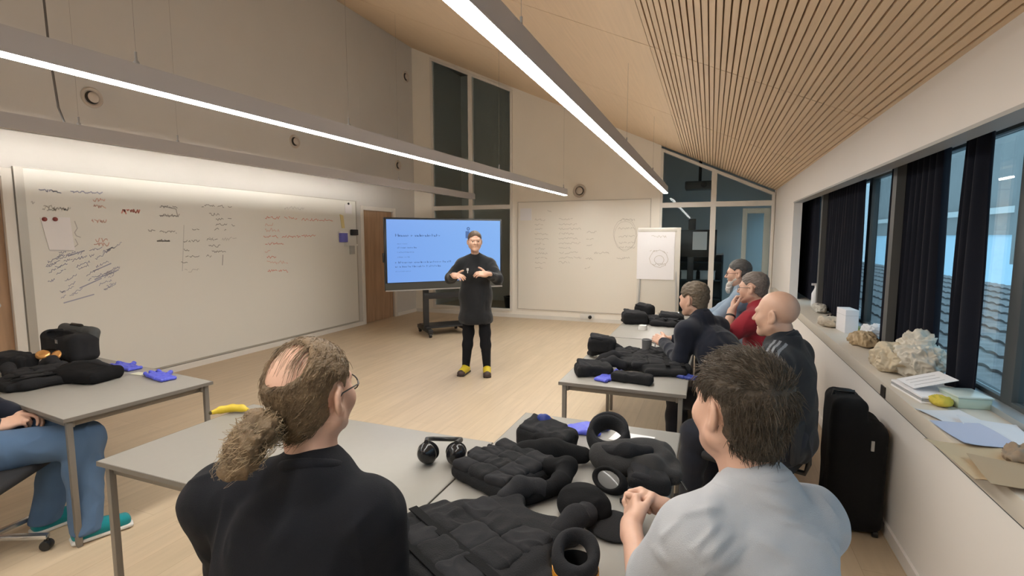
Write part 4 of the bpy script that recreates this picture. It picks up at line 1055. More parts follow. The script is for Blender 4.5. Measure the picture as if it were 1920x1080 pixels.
J = dict(pelvis=pv, neck=nk, head=hd, sh=sh, el=[A3(.12, 4.02, .90), A3(.10, 4.42, .86)], wr=[A3(.168, 4.16, 1.085), A3(.10, 4.18, .83)], kn=kn, an=an)
person('seated person in a dark red shirt and glasses holding a hand to the chin', (pv[0], pv[1]), 66, J, wearE, .006, 1.04, 1.0, 'ruddy', dict(fat=.003), .004,
       headw=(68, -2, 0), hands=[dict(f=(.12, .35, .9), b=(-.9, .0, .3), curl=(.45, .8, .6), spread=.02), dict(f=(.0, -.9, .3), b=(-.5, 0, .9), curl=(.4, .5, .3))])

# ---------------------------------------------------------------- white-bearded man at the far end
f_ = fwd(80); hd = A3(.245, 5.02, 1.325); nk = hd + A3(-f_[0] * .05, -f_[1] * .05, -.155); pv = A3(nk[0] + .13, nk[1] - .02, .62); kn, an = sit(pv, f_, .14, .42)
sh = shoulders(nk, f_, .19, .055); l_ = A3(-f_[1], f_[0], 0)
def wearF(B):
    top(B, 'shirt', M_bluegrey, 1.5, .013, .005, 12, seed=71); bottoms(B, 'trousers', M_darkjeans); shoes(B, M_shoe_dark, M_soleblack)
    hair_cap(B, hairmat('dark_grey_hair', (.085, .08, .078), .3, 40), .006, .062, -.075, -.012, None, .003, 90, 72)
    glasses(B, mat('glasses_red_brown', (.10, .03, .025), .4))
    S = Solid(); S.M = B.HM; E = S.ell
    E((0, .074, -.104), (.034, .030, .034), k=.02); E((0, .088, -.148), (.026, .026, .034), k=.03)
    for s in (-1, 1): S.cone((s * .062, .012, -.045), (s * .03, .066, -.088), .014, .02, k=.02)
    S.cone((-.022, .088, -.05), (.022, .088, -.05), .008, .008, k=.01); E((0, .1, -.064), (.016, .014, .004), k=.005, op='s'); S.M = np.eye(4)
    S.mesh('beard', .004, hairmat('white_beard', (.56, .52, .48), .15, 40), B.root, lambda P, no: .004 * vnoise(P * 90, 8))
J = dict(pelvis=pv, neck=nk, head=hd, sh=sh, el=[A3(.06, 4.74, .93), A3(.03, 5.22, .90)], wr=[A3(-.12, 4.92, .80), A3(-.12, 5.12, .80)], kn=kn, an=an)
person('seated man with a white beard and glasses in a blue-grey shirt, farthest along the tables', (pv[0], pv[1]), 80, J, wearF, .006, 1.03, 1.0, 'ruddy', dict(), .004,
       headw=(80, -4, 0), hands=[dict(f=(-.9, .5, 0), b=(0, 0, 1), curl=(.3, .4, .3)), dict(f=(-.9, -.4, 0), b=(0, 0, 1), curl=(.3, .4, .3))])

# ---------------------------------------------------------------- jeans and teal shoes at the left edge
f_ = fwd(-38); pv = A3(-3.66, 1.24, .55); nk = A3(-3.70, 1.19, 1.08); hd = nk + A3(f_[0] * .05, f_[1] * .05, .155)
sh = shoulders(nk, f_, .19, .055); l_ = A3(-f_[1], f_[0], 0)
def wearG(B):
    o = top(B, 'sweater', M_navy, 1.9, .014, .005, 12, seed=81)
    bottoms(B, 'jeans', M_jeans, .016, .006, .98, loose=.012, res=.005); shoes(B, cloth('teal_canvas', (.012, .21, .24)), M_sole, [(.15, .98, 0), (.35, .93, 0)])
    hair_cap(B, hairmat('brown_grey_hair', (.12, .092, .065)), .012)
J = dict(pelvis=pv, neck=nk, head=hd, sh=sh, el=[A3(-3.78, 1.44, .78), A3(-3.52, 1.16, .76)], wr=[A3(-3.56, 1.55, .665), A3(-3.49, 1.43, .655)], kn=[A3(-3.46, 1.72, .535), A3(-3.215, 1.67, .535)], an=[A3(-3.45, 1.58, .085), A3(-3.125, 1.60, .09)])
person('seated person in blue jeans and teal canvas shoes, cut off by the left edge', (pv[0], pv[1]), -38, J, wearG, .006, 1.0, 1.0, 'ruddy', dict(), .004,
       headw=(-10, 0, 0), hands=[dict(f=(.75, .45, -.1), b=(-.2, .4, .9), curl=(.5, .6, .4), spread=.02), dict(f=(.35, .9, .1), b=(.4, -.2, .9), curl=(.6, .7, .4), spread=.02)])

# ---------------------------------------------------------------- woman presenting
f_ = fwd(203); X0, Y0 = -2.62, 5.50; nk = A3(X0, Y0 + .01, 1.385); pv = A3(X0, Y0 + .01, .93); hd = A3(X0 + .015, Y0 - .045, 1.60)
sh = shoulders(nk, f_, .165, .062); l_ = A3(-f_[1], f_[0], 0)
kn = [A3(-2.50, 5.50, .50), A3(-2.70, 5.46, .50)]; an = [A3(-2.475, 5.50, .085), A3(-2.735, 5.45, .085)]
def wearW(B):
    def skirt(S):
        S.cone((0, .0, .86), (0, .005, .66), .185, .180, k=.06); S.ell((0, .02, .68), (.205, .155, .12), k=.05); S.ell((0, .03, 1.20), (.16, .135, .12), k=.05); S.ell((0, .015, .98), (.19, .15, .16), k=.05)
        for i in (0, 1): S.cone(B.P['sh'][i], B.P['el'][i], .064, .060, k=.04)
        S.cut((0, 0, .625), (0, 0, -1), .006)
    o = top(B, 'tunic_dress', cloth('charcoal_jersey', (.016, .017, .020)), 1.88, .014, .005, 12, hem=-.6, extra=skirt, seed=91, collar=False, k=.03)
    C = Solid(); nk = B.P['neck']; C.torus(nk + A3(0, .010, .022), .070, .015, rot3(-.45, 0, 0), flat=1.7); C.mesh('collar', .004, M_black_cloth, o)
    MB().box((-.012, .0, 0), (.012, .004, .028)).box((-.005, 0, -.03), (.005, .003, 0)).build('name_badge', mat('badge_pale', (.5, .52, .52), .5), o).location = (.085, .150, 1.262)
    S = Solid(); B.leg(S, .006); S.cut((0, 0, .85), (0, 0, 1)); S.mesh('leggings', .005, M_black_cloth, B.root, folds(.0015, 20, 3))
    shoes(B, mat('shoe_yellow', (.60, .46, .02), .6), M_soleblack, [(.42, -.9, 0), (.1, -1, 0)], mat('shoe_brown_black', (.05, .03, .028), .6), .25)
    def bun(S): S.ell((0, -.10, .06), (.03, .03, .03), k=.02)
    hair_cap(B, hairmat('brown_hair', (.085, .055, .036), .3, 40), .006, .074, -.08, -.05, bun, .0015, 80, 92)
    S = Solid(); S.M = B.HM; S.chain([(.0, -.10, -.02), (-.02, -.10, -.09), (-.05, -.06, -.16)], [.03, .028, .012], k=.02); S.M = np.eye(4); S.mesh('ponytail', .004, MATS['brown_hair'], B.root, lambda P, no: .003 * vnoise(P * 90, 3))
J = dict(pelvis=pv, neck=nk, head=hd, sh=sh, el=[A3(-2.315, 5.46, 1.16), A3(-2.905, 5.40, 1.16)], wr=[A3(-2.345, 5.225, 1.235), A3(-2.735, 5.165, 1.215)], kn=kn, an=an)
person('woman standing and presenting in a black tunic dress, leggings and yellow shoes', (X0, Y0), 203, J, wearW, .006, .98, 1.0, 'ruddy', dict(open_=.003), .004,
       headw=(212, 0, 0), hands=[dict(f=(-.75, -.35, .05), b=(.15, -.6, .75), curl=(.35, .45, .3), thumb=(.5, .5, .3)), dict(f=(.75, -.25, -.05), b=(-.15, -.5, .8), curl=(.35, .45, .3), thumb=(.5, .5, .3))], neck=.048)
# ================================================================== CURTAINS, BAG, CHAIRS
M_curt = cloth('navy_curtain', (.008, .009, .016), .05, .15, 300)
def curtain(label, y0, y1, x=1.17, z0=.845, z1=2.075, seed=1):
    n = int((y1 - y0) / .012) + 8; r = random.Random(seed); ph = r.uniform(0, 6); vs = []; zs = np.linspace(z0, z1, 9); N2 = 2 * n
    for z in zs:
        t = (z - z0) / (z1 - z0)
        for side in (-1, 1):
            for k in range(n):
                q = k / (n - 1); q = q if side < 0 else 1 - q
                y = y0 + (y1 - y0) * q + .012 * math.sin(q * 9 + z * 3) * (1 - t)
                a = .030 * math.sin(q * (y1 - y0) * 62 + ph + .5 * math.sin(z * 2 + q * 5)) * (.75 + .25 * (1 - t))
                vs.append((x + a + side * .004, y, z))
    fs = [(i * N2 + k, i * N2 + (k + 1) % N2, (i + 1) * N2 + (k + 1) % N2, (i + 1) * N2 + k) for i in range(8) for k in range(N2)]
    fs += [tuple(range(N2))[::-1], tuple(8 * N2 + k for k in range(N2))]
    c = Vector((x, (y0 + y1) / 2, z0)); o = MB().add([Vector(p) - c for p in vs], fs, True).build('curtain', M_curt, None, 0, c)
    tag(o, label, 'curtain', 'dark curtains along the window wall'); return o
curtain('dark curtain nearest the camera, beyond the window with the roof view', 3.20, 3.44, 1.25, z1=2.165, seed=1)
curtain('broad dark curtain beside the nearest grey post', 3.66, 4.55, 1.25, z1=2.165, seed=2)
curtain('dark curtain between the farther grey post and the blue glass', 5.42, 6.95, 1.25, z1=2.165, seed=3)
curtain('farthest dark curtain, behind the white end pier', 7.45, 8.9, 1.25, z1=2.165, seed=4)
# black wheeled case on the floor by the wall
t = thing('instrument_case', 'tall black soft case standing on the floor against the right wall', 'case', (.812, 3.33, 0)); S = Solid()
S.box((-.06, .0, .39), (.085, .15, .372), .05, rot3(0, .0, 0), k=.03); S.box((.045, .0, .325), (.085, .16, .315), .07, k=.04)
S.mesh('case_body', .007, cloth('case_nylon', (.008, .008, .009), .02, .3, 250), t, folds(.004, 9, 4))
MB().tube([(-.12, .0, .745), (-.12, .0, .775), (-.02, .0, .775), (-.02, .0, .745)], .011, 8).build('carry_handle', M_black, t)
MB().box((.036, -.170, .50), (.05, -.158, .555)).build('zip_tag', mat('tag_grey', (.35, .35, .34), .5), t)
for x in (-.09, .09): MB().lathe([(0, -.012), (.02, -.012), (.02, .012), (0, .012)], (x, -.13, .02), 12, rot4(0, PI / 2, 0)).build('case_wheel', M_black, t)
# chairs
CH = make_chair('black swivel chair with chrome base under the person in jeans', (-3.45, 1.32, 0), math.radians(-56))
place(CH, 'black swivel chair under the ponytailed man', (-1.02, .83, 0), math.radians(15))
place(CH, 'black swivel chair under the man in the grey T-shirt', (.20, 1.08, 0), math.radians(38))
place(CH, 'black swivel chair under the man in the navy sweater', (.27, 3.58, 0), math.radians(52))
place(CH, 'black swivel chair under the bald man', (.29, 3.06, 0), math.radians(66))
place(CH, 'black swivel chair under the person in the dark red shirt', (.43, 4.27, 0), math.radians(66))
place(CH, 'black swivel chair under the white-bearded man', (.42, 5.02, 0), math.radians(80))
# ================================================================== GEAR ON THE TABLES
TZ = .7205
M_gear = cloth('gear_nylon', (.016, .016, .018), .02, .4, 260); M_gear2 = cloth('gear_webbing', (.021, .021, .024), .02, .4, 400); M_gear3 = cloth('gear_dark', (.006, .006, .007), .0, .3, 300)
M_glove = mat('nitrile_blue', (.09, .11, .62), .45, bump=.15, bscale=60); M_glove_d = mat('nitrile_dark_blue', (.02, .04, .22), .5)
def tabpt(u, v, z=TZ): return on(2, z, u, v)
def solid_thing(name, label, cat, loc, S, res, m, disp=None, group=None, rz=0):
    o = S.mesh(name, res, m, None, disp); o.location = loc; o.rotation_euler = (0, 0, rz); return tag(o, label, cat, group)
def vest(label, loc, rz, sx=1.0, seed=1, res=.005, flat=1.0, roll=True):
    'padded vest lying on its front: panel with quilted cells, shoulder straps, collar and side wings'
    t = thing('padded_vest', label, 'vest', loc, rz); t.scale = (1, 1, 1)
    S = Solid(); S.box((0, 0, .032 * flat), (.21 * sx, .25, .028 * flat), .026, k=.02)
    S.box((-.20 * sx, -.06, .026), (.07, .15, .022), .02, k=.03); S.box((.20 * sx, -.06, .026), (.07, .15, .022), .02, k=.03)
    S.ell((0, .27, .03), (.085, .07, .09), k=.02, op='s')
    for s in (-1, 1): S.ell((s * .25 * sx, .17, .03), (.09, .11, .09), k=.03, op='s')
    S.mesh('vest_panel', res, M_gear, t, folds(.007, 10, seed))
    for s in (-1, 1):
        S = Solid(); S.chain([(s * .13 * sx, .20, .045), (s * .125 * sx, .27, .065), (s * .11 * sx, .34, .040), (s * .10 * sx, .38, .022)], [.030, .034, .032, .02], k=.02); S.mesh('shoulder_strap', res, M_gear2, t, folds(.004, 16, seed + 2))
    r = random.Random(seed)
    for i in range(3):
        for j in (-1, 0, 1):
            S = Solid(); S.box((j * .108 * sx, -.14 + i * .112, .054 * flat), (.060 * sx, .056, .017), .016, rot3(r.uniform(-.08, .08), r.uniform(-.08, .08), r.uniform(-.08, .08)), k=0)
            S.mesh('quilted_pad', res, M_gear2 if (i + j) % 2 else M_gear, t, folds(.006, 16, seed + i))
    for k in range(2): MB().beam((-.24 * sx, -.19 + k * .1, .072 * flat), (.24 * sx, -.20 + k * .1, .070 * flat), .028, .004).build('webbing_strap', M_gear3, t)
    return t
def pouch(label, loc, rz, sz=(.10, .07, .05), seed=1, flap=True, m=None, name='gear_pouch', res=.004):
    t = thing(name, label, 'pouch', loc, rz); S = Solid(); a, b, c = sz
    S.box((0, 0, c), (a, b, c), min(sz) * .55, k=0); S.ell((a * .3, 0, c * 1.2), (a * .6, b * .8, c * .95), k=.02)
    S.mesh('pouch_body', res, m or M_gear, t, folds(.006, 14, seed))
    if flap:
        S = Solid(); S.box((-a * .15, 0, c * 2.0), (a * .7, b * .9, .010), .009, rot3(.12, .1, 0), k=0); S.mesh('pouch_flap', res, M_gear2, t, folds(.005, 16, seed + 1))
        MB().box((-a * .1, -b * .95, c * .8), (a * .12, -b * .86, c * 1.3)).build('buckle', M_black, t, .003)
    return t
def glove(label, loc, rz, seed=1, s=1.0, M_glove=M_glove):
    'limp thin glove: palm, five flat fingers, cuff'
    t = thing('nitrile_glove', label, 'glove', loc, rz, 'blue disposable gloves'); S = Solid(); r = random.Random(seed)
    S.box((0, .0, .012), (.045 * s, .055 * s, .010), .009, rot3(.05, .06, 0), k=.012)
    for i in range(4):
        x = (-.034 + .0225 * i) * s; a = r.uniform(-.25, .25); S.chain([(x, .05 * s, .012), (x + a * .04, .095 * s, .014 + r.uniform(0, .012)), (x + a * .08 + r.uniform(-.01, .01), .125 * s, .009)], [.0105, .0095, .007], k=.005)
    S.chain([(.04 * s, -.01, .012), (.068 * s, .02, .016), (.08 * s, .05 * s, .010)], [.013, .011, .008], k=.008)
    S.mesh('glove_hand', .0028, M_glove, t, folds(.003, 30, seed))
    S = Solid(); S.box((0, -.085 * s, .011), (.042 * s, .042 * s, .009), .008, k=0); S.mesh('glove_cuff', .003, M_glove, t, folds(.003, 34, seed + 3)); return t
# --- foreground heap: big vest, its harness, cap, belts
p = tabpt(890, 1010, .76); vest('large black padded vest spread over the corner between both front tables', (p[0] + .02, p[1], TZ), math.radians(-28), 1.0, 3, .0045)
t = thing('quilted_harness', 'charcoal quilted back harness lying above the large padded vest', 'harness', (*tabpt(945, 895)[:2], TZ), math.radians(-22))
S = Solid(); S.box((0, 0, .03), (.15, .15, .026), .022, k=.02); S.ell((0, 0, .045), (.14, .14, .03), k=.02); S.mesh('harness_back', .0045, M_gear, t, folds(.006, 11, 8))
for i in range(4):
    for j in (-1, 0, 1):
        S = Solid(); S.box((j * .088, -.112 + i * .074, .062), (.049, .037, .018), .017, rot3(.04 * j, .05 * (i - 1), .05 * j), k=0); S.mesh('quilted_pad', .004, M_gear2 if j else M_gear, t, folds(.006, 17, i * 3 + j))
S = Solid(); S.chain([(.13, .10, .05), (.20, .14, .06), (.24, .04, .04), (.20, -.10, .03)], [.03, .034, .032, .022], k=.02); S.mesh('shoulder_strap', .0045, M_gear3, t, folds(.004, 14, 5))
S = Solid(); S.chain([(-.02, .14, .05), (.06, .22, .05), (.16, .30, .04)], [.045, .05, .03], k=.03); S.mesh('collar_flap', .0045, M_gear3, t, folds(.005, 12, 6))
# ear defenders
p = tabpt(828, 872); t = thing('ear_defenders', 'black ear defenders with their headband lying on the front left table', 'ear defenders', (p[0], p[1], TZ), math.radians(18))
for s in (-1, 1):
    R = rot3(.15, s * .2, s * .25); x = s * .060
    S = Solid(); S.ell((x, 0, .048), (.040, .032, .047), R, k=0); S.ell((x + s * .006, -.022, .050), (.030, .020, .034), R, k=.008); o = S.mesh('ear_cup', .003, mat('cup_gloss', (.012, .012, .014), .2), t)
    S = Solid(); S.torus((x - s * .004, .028, .048), .030, .013, R @ rot3(PI / 2, 0, 0)); S.mesh('ear_cushion', .003, M_gear3, o)
MB().tube([(-.062, .0, .095), (-.070, .05, .088), (-.060, .10, .07), (-.02, .135, .055), (.03, .135, .055), (.064, .10, .07), (.072, .05, .088), (.062, .0, .095)], .010, 10).build('headband', M_black, t)
# radio and belt stretch beside it
p = tabpt(905, 872); t = thing('radio_set', 'flat black hand radio with a short cable, right of the ear defenders', 'radio', (p[0], p[1], TZ + .028), math.radians(-8))
MB().box((-.055, -.035, 0), (.055, .035, .032)).build('radio_body', M_gear2, t, .006); MB().tube([(.05, .01, .016), (.12, .012, .016), (.155, .002, .014)], [.010, .009, .007], 8).build('radio_antenna', M_black, t); MB().box((.10, -.006, .010), (.145, .010, .022)).build('radio_clip', mat('tag_grey', (.35, .35, .34), .5), t, .002)
tag(MB().tube([(-.10, 0, .014), (0, .004, .016), (.12, -.01, .014), (.22, 0, .012)], .014, 10).build('rolled_belt', M_gear3, None, 0, (p[0] + .05, p[1] - .02, TZ)), 'black rolled belt lying under the hand radio', 'belt')
# black pouch with a blue tag
p = tabpt(1025, 838); t = pouch('soft black pouch with a blue liner, at the back of the right front table', (p[0], p[1], TZ), math.radians(-12), (.125, .075, .045), 5)
S = Solid(); S.ell((-.045, .05, .105), (.028, .022, .026), k=0); S.ell((-.03, .06, .085), (.025, .02, .03), k=.01); S.mesh('blue_liner', .003, M_glove_d, t, folds(.004, 30, 3))
# stand-up black neck collar
p = tabpt(1140, 850); t = thing('neck_protector', 'black ring-shaped neck protector standing on the right front table', 'neck protector', (p[0], p[1], TZ), 0.2)
S = Solid(); S.torus((0, 0, .075), .072, .019, rot3(.55, -.12, 0), flat=2.3, sy=1.05); S.mesh('padded_ring', .004, M_gear, t, folds(.003, 16, 2))
S = Solid(); S.torus((0, -.002, .112), .074, .011, rot3(.55, -.12, 0), flat=1.0, sy=1.05); S.mesh('ring_lining', .004, M_gear2, t)
# crumpled jacket right of it
p = tabpt(1190, 885); t = thing('work_jacket', 'crumpled dark grey jacket bundle beside the neck protector', 'jacket', (p[0], p[1], TZ), math.radians(15))
S = Solid(); S.ell((.05, .06, .05), (.11, .08, .055), k=0); S.ell((-.07, .02, .05), (.10, .07, .06), k=.04); S.chain([(-.05, -.03, .04), (.05, -.06, .05), (.11, -.01, .05)], [.045, .045, .03], k=.03); S.box((.10, -.05, .03), (.06, .06, .028), .02, k=.03)
S.mesh('jacket_bundle', .0045, cloth('jacket_grey', (.035, .034, .035), .03, .35, 260), t, folds(.013, 9, 15))
S = Solid(); S.chain([(-.12, .0, .085), (-.04, -.03, .10), (.05, -.01, .095)], [.022, .026, .018], k=.02); S.mesh('jacket_collar', .004, M_gear2, t, folds(.005, 14, 9))
MB().tube([(.10, -.06, .05), (.15, -.09, .03), (.17, -.14, .005)], .005, 8).build('drawstring', M_black, t)
p = tabpt(1215, 915); pouch('flat black pouch at the table edge behind the clasped hands', (p[0] + .0, p[1], TZ), .2, (.07, .055, .028), 8)
p = tabpt(1140, 925); t = thing('goggles', 'black protective goggles with a grey lens, in front of the jacket bundle', 'goggles', (p[0], p[1] + .03, TZ), math.radians(-30))
S = Solid(); S.torus((0, 0, .035), .062, .014, rot3(.9, 0, 0), sy=.62, flat=1.6); S.mesh('goggle_frame', .0035, M_gear3, t)
S = Solid(); S.ell((0, -.006, .036), (.060, .008, .034), rot3(-.5, 0, 0), k=0); S.mesh('goggle_lens', .0035, mat('smoked_lens', (.16, .16, .16), .12), t)
MB().tube([(.065, .01, .03), (.11, .03, .02), (.13, .0, .012), (.09, -.05, .012)], .009, 8).build('goggle_strap', M_gear2, t)
# cap
p = tabpt(1095, 962); t = thing('peaked_cap', 'black peaked cap lying beside the clasped hands', 'cap', (p[0], p[1], TZ), math.radians(-118))
S = Solid(); S.ell((0, 0, .03), (.080, .095, .062), k=0); S.cut((0, 0, .002), (0, 0, -1)); S.mesh('cap_crown', .004, M_gear3, t, folds(.005, 12, 4))
S = Solid(); S.ell((0, .125, .012), (.085, .085, .012), rot3(-.08, 0, 0), k=0); S.cut((0, .05, 0), (0, -1, 0)); S.mesh('cap_peak', .0035, M_gear, t)
# standing mug-like ring with orange band in the foreground
p = tabpt(1082, 1100); t = thing('strap_reel', 'standing black strap reel with an orange band, nearest the camera', 'strap reel', (p[0], p[1] - .02, TZ), .1)
S = Solid(); S.torus((0, 0, .105), .047, .014, rot3(.45, .2, 0), flat=1.9, sy=1.15); S.mesh('strap_loop', .0035, M_gear2, t, folds(.003, 18, 3))
MB().lathe([(.0, 0), (.056, 0), (.060, .03), (.058, .075), (.050, .085), (.044, .06), (.044, .02), (0, .02)], n=30).build('reel_body', M_black, t)
MB().lathe([(.0605, .02), (.0622, .02), (.0615, .068), (.0595, .068), (.0605, .02)], n=30).build('orange_band', mat('orange_tape', (.62, .26, .02), .5), t)
# gloves and small things on the right front table
p = tabpt(1090, 808); glove('blue glove lying behind the neck protector', (p[0], p[1], TZ), -.9, 2, 1.05)
p = tabpt(1185, 822); tag(MB().prism([(-.10, -.05), (.08, -.07), (.10, .05), (-.08, .06)], 2, 0, .0015).build('paper_slip', M_paper, None, 0, (p[0], p[1], TZ)), 'white paper slip beside the neck protector', 'paper')
p = tabpt(1030, 788); t = thing('wooden_clip', 'small pale wooden piece by the far edge of the right front table', 'clip', (p[0], p[1], TZ), .4); S = Solid(); S.box((0, 0, .006), (.022, .012, .006), .004, k=0); S.ell((.006, 0, .012), (.012, .009, .007), k=.004); S.mesh('clip_body', .0025, mat('pale_wood', (.68, .50, .30), .5), t)
# banana
p = tabpt(434, 775); S = Solid(); pts = [(-.085, -.022, .018), (-.05, .0, .022), (0, .014, .024), (.05, .006, .023), (.085, -.018, .020)]; t = thing('banana', 'yellow banana lying on the front left table', 'banana', (p[0], p[1], TZ), math.radians(32))
S.chain(pts, [.011, .0185, .020, .0185, .010], k=.01); S.mesh('banana_skin', .003, mat('banana_yellow', (.60, .44, .025), .5, var=.08, vscale=30), t)
S = Solid(); S.chain([(.083, -.017, .020), (.105, -.035, .021)], [.0075, .006], k=.004); S.mesh('stem', .002, mat('banana_stem', (.33, .24, .06), .6), t); S = Solid(); S.ell((-.090, -.026, .018), (.010, .010, .010), k=0); S.mesh('tip', .002, mat('banana_tip', (.06, .05, .02), .7), t)
# --- left table by the whiteboard
p = tabpt(150, 668); t = thing('equipment_bag', 'big open black equipment bag standing at the back of the left table', 'bag', (p[0] + .0, p[1] - .06, TZ), math.radians(-4))
S = Solid(); S.box((0, 0, .105), (.25, .095, .105), .05, k=0); S.ell((-.03, -.04, .18), (.18, .05, .05), k=.01, op='s'); S.mesh('bag_body', .006, M_gear2, t, folds(.006, 8, 6))
S = Solid(); S.box((0, .06, .185), (.25, .04, .06), .04, rot3(-.25, 0, 0), k=0); S.mesh('bag_lid', .006, cloth('lid_grey', (.075, .078, .08), .03, .3, 260), t, folds(.004, 8, 9))
MB().tube([(-.09, .055, .235), (-.07, .055, .252), (.07, .055, .252), (.09, .055, .235)], .011, 10).build('bag_handle', M_black, t)
MB().box((.02, -.10, .135), (.055, -.092, .165)).build('bag_buckle', mat('buckle_grey', (.30, .30, .31), .35, metal=.5), t, .003)
t = thing('safety_goggles', 'amber mirrored goggles glinting in front of the open bag', 'goggles', (*tabpt(95, 690)[:2], TZ + .06), math.radians(14))
for s in (-1, 1): 
    S = Solid(); S.ell((s * .055, 0, .035), (.050, .016, .036), rot3(-.5, 0, s * -.25), k=0); S.mesh('amber_lens', .003, mat('amber_mirror', (.95, .50, .18), .2, metal=.7), t)
S = Solid(); S.torus((0, .010, .035), .090, .010, rot3(PI / 2 - .5, 0, 0), sy=.42, flat=1.5); S.mesh('goggle_frame', .003, M_gear3, t)
p = tabpt(85, 715); vest('black padded vest lying flat on the left table before the open bag', (p[0] - .05, p[1] + .03, TZ), math.radians(80), .9, 17, .006, 1.0)
t = thing('folded_jacket', 'folded black jacket hanging near the front edge of the left table', 'jacket', (*tabpt(160, 712)[:2], TZ), math.radians(12)); S = Solid(); S.box((0, 0, .04), (.19, .115, .035), .03, k=0); S.ell((-.05, .02, .06), (.16, .10, .04), k=.03); S.mesh('jacket_bundle', .005, M_gear3, t, folds(.008, 9, 12)); S = Solid(); S.chain([(-.15, .06, .085), (0, .08, .09), (.12, .06, .08)], [.02, .024, .016], k=.02); S.mesh('jacket_collar', .005, M_gear2, t)
p = tabpt(28, 692); pouch('dark pouch at the rear left of the left table', (p[0], p[1], TZ), .3, (.13, .07, .05), 19)
p = tabpt(232, 690); glove('blue glove nearest the bag on the left table', (p[0], p[1], TZ), 1.5, 4, 1.15)
p = tabpt(298, 708); glove('blue glove nearest the corner of the left table', (p[0], p[1], TZ), 1.35, 5, 1.15)
p = tabpt(260, 701); tag(MB().prism([(-.05, -.03), (.05, -.02), (.04, .035), (-.05, .03)], 2, 0, .002).build('paper_slip', mat('glove_wrapper', (.62, .62, .50), .6), None, 0, (p[0], p[1], TZ)), 'pale wrapper slip between the two blue gloves', 'paper')
# --- middle right table heap
def heap_item(kind, label, u, v, rz, *a, **k):
    p = tabpt(u, v); return kind(label, (p[0], p[1], TZ + k.pop('dz', 0)), rz, *a, **k)
heap_item(vest, 'black padded vest on the far side of the middle right heap', 1198, 676, math.radians(75), .75, 23, .006)
heap_item(vest, 'black vest lying across the right half of the middle right heap', 1222, 692, math.radians(100), .7, 29, .006)
heap_item(pouch, 'black pouch at the left corner of the middle right table', 1112, 702, .4, (.12, .08, .035), 31)
heap_item(pouch, 'long flat black pouch at the front edge of the middle right table', 1185, 716, -.1, (.13, .05, .028), 33, flap=False)
heap_item(pouch, 'upright black pouch on top of the middle right heap', 1128, 676, .2, (.10, .06, .06), 35, dz=.06)
heap_item(pouch, 'round black pouch under the navy sweater arms', 1240, 678, .5, (.09, .06, .028), 37, dz=.03)
heap_item(glove, 'blue glove at the front edge of the middle right heap', 1146, 708, -.4, 6, 1.1)
t = heap_item(glove, 'darker blue glove at the right front corner of the middle right table', 1272, 706, 1.2, 7, 1.0, M_glove=mat('nitrile_deep_blue', (.03, .05, .27), .5))
p = tabpt(1212, 672); t = thing('steel_cup', 'small grey steel cup standing in the middle right heap', 'cup', (p[0], p[1], TZ + .05)); MB().lathe([(0, 0), (.034, 0), (.038, .09), (.040, .10), (.036, .10), (.033, .01), (0, .01)], n=24).build('cup_wall', mat('steel_grey', (.38, .38, .39), .3, metal=.7), t); MB().tube([(.037, 0, .08), (.062, 0, .075), (.062, 0, .03), (.036, 0, .025)], .005, 8).build('cup_handle', MATS['steel_grey'], t)
p = tabpt(1285, 690); t = thing('water_tumbler', 'clear tumbler at the right edge of the middle right table', 'tumbler', (p[0] - .02, p[1], TZ)); MB().lathe([(0, 0), (.030, 0), (.036, .115), (.034, .115), (.028, .006), (0, .006)], n=24).build('tumbler_wall', mat('tumbler_pale', (.55, .53, .52), .25), t)
# --- farthest table heap
heap_item(vest, 'black padded vest in the heap on the farthest table', 1236, 606, math.radians(85), .75, 41, .007)
heap_item(pouch, 'black pouch at the left end of the farthest heap', 1190, 606, .3, (.13, .10, .06), 43)
heap_item(pouch, 'black pouch with grey flap on top of the farthest heap', 1208, 600, -.3, (.10, .07, .06), 45, dz=.05)
heap_item(pouch, 'low black pouch at the right of the farthest heap', 1258, 606, .1, (.13, .09, .05), 47)
p = tabpt(1205, 618); tag(MB().lathe([(0, 0), (.045, 0), (.045, .02), (.04, .045), (0, .05)], n=20).build('white_cup_lid', mat('white_plastic', (.72, .71, .69), .4), None, 0, (p[0], p[1], TZ)), 'small white lid in front of the farthest heap', 'lid')
p = tabpt(1255, 590); tag(MB().prism([(-.10, -.15), (.11, -.15), (.10, .14), (-.09, .15)], 2, 0, .004).build('paper_stack', M_paper, None, 0, (p[0], p[1] + .1, TZ)), 'white sheets behind the farthest heap', 'paper')
# ================================================================== WINDOW SILL
def sill(u, v): return on(2, SILL, u, v)
M_brown = mat('kraft_paper', (.50, .38, .24), .8, bump=.12, bscale=30); M_plas = mat('milky_bag', (.60, .55, .47), .4, bump=.12, bscale=22)
def crumple(name, label, cat, u, v, r, m, seed, rz=0, res=.0045, amp=.022, f=14, extra=None):
    p = sill(u, v); S = Solid(); S.ell((0, 0, r[2] * .9), r, k=0)
    if extra: extra(S)
    S.cut((0, 0, .001), (0, 0, -1), .002)
    q = random.Random(seed)
    return solid_thing(name, label, cat, (p[0], p[1], SILL), S, res, m, lambda P, no: (amp * .8 * vnoise(P * f, seed) + amp * .9 * (.6 - 2 * np.abs(vnoise(P * f * 1.5, seed + 1))) + amp * .45 * (.6 - 2 * np.abs(vnoise(P * f * 3.6, seed + 2)))) * np.clip(P[:, 2] / .02, 0, 1), rz=rz)
p = sill(1490, 553); t = thing('spray_bottle', 'white spray bottle standing at the far end of the window sill', 'bottle', (p[0] + .05, 6.9, SILL))
